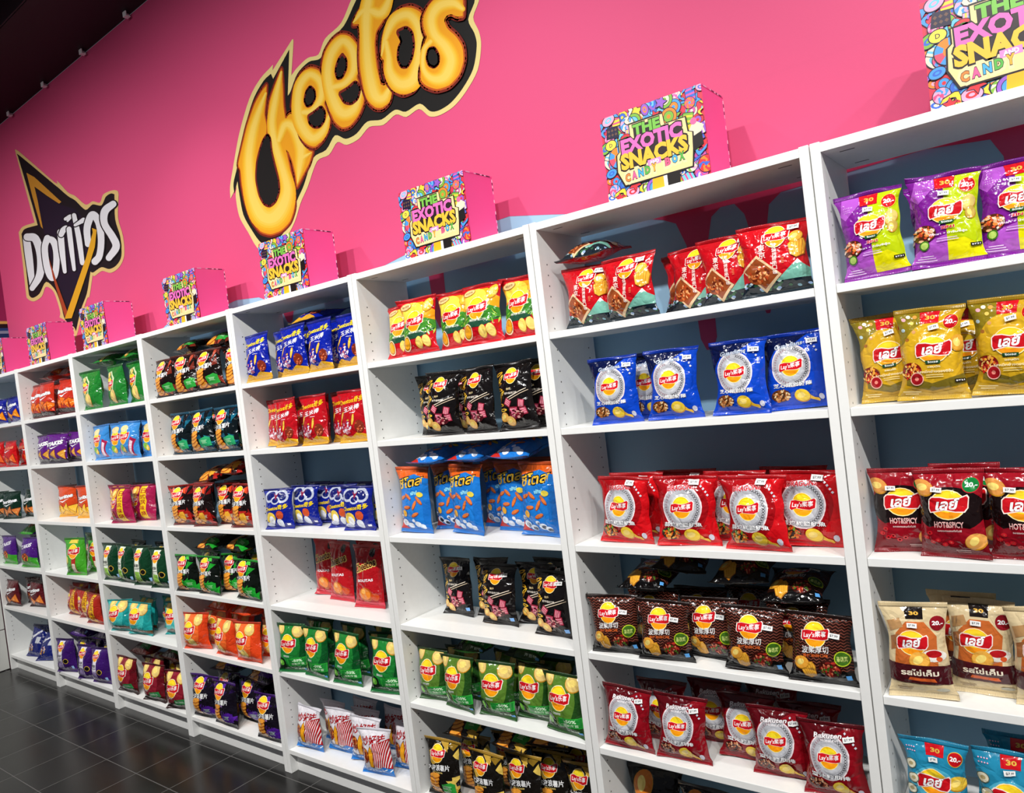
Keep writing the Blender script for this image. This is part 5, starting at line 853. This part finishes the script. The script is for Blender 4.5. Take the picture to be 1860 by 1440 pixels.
ST = {'11': (.80, .91), '12': (.83, .89), '13': (.68, .945), '14': (.76, .75), '15': (.80, .86), '24': (.76, .86), '01': (.50, .79), '02': (.58, .80), '03': (.34, .80), '04': (.45, .80), '05': (.5, .82)}
def sticker_mesh(u, F, NF, nx, ny, aspect):
    d = Art(aspect); x, y = ST[u]; rot = random.Random(int(u)).uniform(-8, 12)
    d.PL(x, y, [(-.5, -.22), (.5, -.22), (.5, .22), (-.5, .22)], .165, '#f2f2f0', rot); d.T('$7.99', x, y, .115, .038, '#4a4a50', rot, .02)
    aco, ali, als, alt, ami, cols = cut_art(d, nx, ny)
    P = tri_interp(F, aco[:, 0], aco[:, 1], nx, ny); Nn = tri_interp(NF, aco[:, 0], aco[:, 1], nx, ny)
    return raw_mesh('price_sticker', P+Nn*(.0062+.0002*aco[:, 2:3]), ali, als, alt, ami, [mat(c, 'paper') for c in cols], Nn)
from mathutils.bvhtree import BVHTree
from mathutils import Euler
def settle(key, W, H, recs, z0, u, variants):
    """stand the bags on the shelf, clear of the panels and of each other"""
    rnd_ = random.Random(int(key)); hulls = []
    for parts in variants:
        V = []; Fs = []
        for pn, me in parts:
            if pn == 'price_sticker': continue
            n = HULL[me.name] if me.name in HULL else None
            if n is not None: v_, f_ = n
            else:
                co = np.zeros(len(me.vertices)*3); me.vertices.foreach_get('co', co); v_ = co.reshape(-1, 3); f_ = [tuple(p.vertices) for p in me.polygons]
            o = sum(len(q) for q in V); V.append(v_); Fs += [tuple(i+o for i in f) for f in f_]
        hulls.append((np.concatenate(V), Fs))
    xl = -.8*u+.0015+PT+.003; xr = -.8*u+.7985-PT-.003; top = LEVEL.get(int(key[1])-1, 2.016)-.0215
    done = []; out = []
    order = sorted(range(len(recs)), key=lambda i: ('FBP'.index(recs[i][0]), recs[i][2]))
    for i in order:
        kind, x, y, yw, lean = recs[i]; var = i % len(variants); V, Fs = hulls[var]
        roll_ = rnd_.uniform(-2.2, 2.2) if kind == 'F' else 0
        z = z0 if kind != 'P' else z0+H*.95; ok = False
        if kind == 'P':
            room = top-z0-H-.05; lean = max(lean, math.degrees(math.acos(min(1, max(room, .002)/H))))
        for it in range(30):
            R_ = np.array(Euler((math.radians(-lean), math.radians(roll_), math.radians(yw))).to_matrix()); P = V@R_.T
            lo, hi = P.min(0), P.max(0)
            if kind != 'P': z = z0+.0006-lo[2]
            x = min(max(x, xl-lo[0]), xr-hi[0])
            if y+hi[1] > .268:
                if kind == 'F' and lean > .5: lean = max(0, lean-1.5); continue
                y = .268-hi[1]
                if kind != 'F' and it > 3: break
            if z+hi[2] > top: break
            bv = BVHTree.FromPolygons([tuple(q) for q in P+np.array((x, y, z))], Fs)
            hit = [q for q in done if abs(q[1]-x) < W*1.15 and bv.overlap(q[0])]
            if not hit:
                ok = True; z += .002 if kind == 'P' else 0; break
            if kind == 'P': z += .007
            else:
                q = hit[0]; side = 1 if x > q[1] else -1
                if abs(x-q[1]) > W*.85 and it < 14: x += side*.003
                else: y += .006
                if y+hi[1] > .266: x += side*.005; yw *= .5
        if not ok and kind != 'F': continue
        done.append((bv, x)); out.append((kind, x, y, z, (math.radians(-lean), math.radians(roll_), math.radians(yw)), var))
    return out
HULL = {}
ORD = ['leftmost', 'second from left', 'third from left', 'fourth from left', 'fifth from left', 'sixth from left']
for key, (W, H, recs) in BAGS.items():
    body, tcol, bcol, fn, desc, name, stick = DESIGN[key]
    u = int(key[0]); nx, ny = (16, 20) if u < 4 else (10, 13)
    asp = H*.89/W; d = Art(asp); fn(d); art = cut_art(d, nx, ny); d = None
    variants = []
    for k in range(3 if u < 3 else 2):
        me, F, NF = pouch_mesh(art, W, H, nx, ny, int(key)*10+k, body, {'54': .040, '66': .040, '56': .036, '55': .035, '45': .034, '46': .033}.get(key, .031))
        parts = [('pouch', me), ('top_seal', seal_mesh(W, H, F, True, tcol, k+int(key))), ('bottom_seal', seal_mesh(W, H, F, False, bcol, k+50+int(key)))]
        if stick: parts.append(('price_sticker', sticker_mesh(key, F, NF, nx, ny, asp)))
        variants.append(parts)
    z0 = LEVEL[int(key[1])]; cnt = {'F': 0, 'B': 0, 'P': 0}
    placed = settle(key, W, H, recs, z0, u, variants)
    tot = {k: sum(1 for r_ in placed if r_[0] == k) for k in 'FBP'}
    for kind, x, y, z, rot, var in sorted(placed, key=lambda q: ('FBP'.index(q[0]), q[1])):
        root = empty(name, (x, y, z)); root.rotation_euler = rot
        o_ = ORD[min(cnt[kind], 5)]; last = cnt[kind] == tot[kind]-1 and tot[kind] > 1
        if last: o_ = 'rightmost'
        where = {'F': ' in the front row', 'B': ' standing behind the front row', 'P': ' lying flat on top'}[kind]
        if tot[kind] == 1: o_ = 'one'; where = {'F': ' in the front row', 'B': ' standing behind the front row', 'P': ' lying flat on top'}[kind]
        tag(root, (desc+(', ' if o_ != 'one' else '')+(o_ if o_ != 'one' else '')+where).strip(), 'bag', desc.replace(' bag', ' bags', 1)+' sharing one shelf')
        cnt[kind] += 1
        for pn, me in variants[var]: link(pn, me, root)
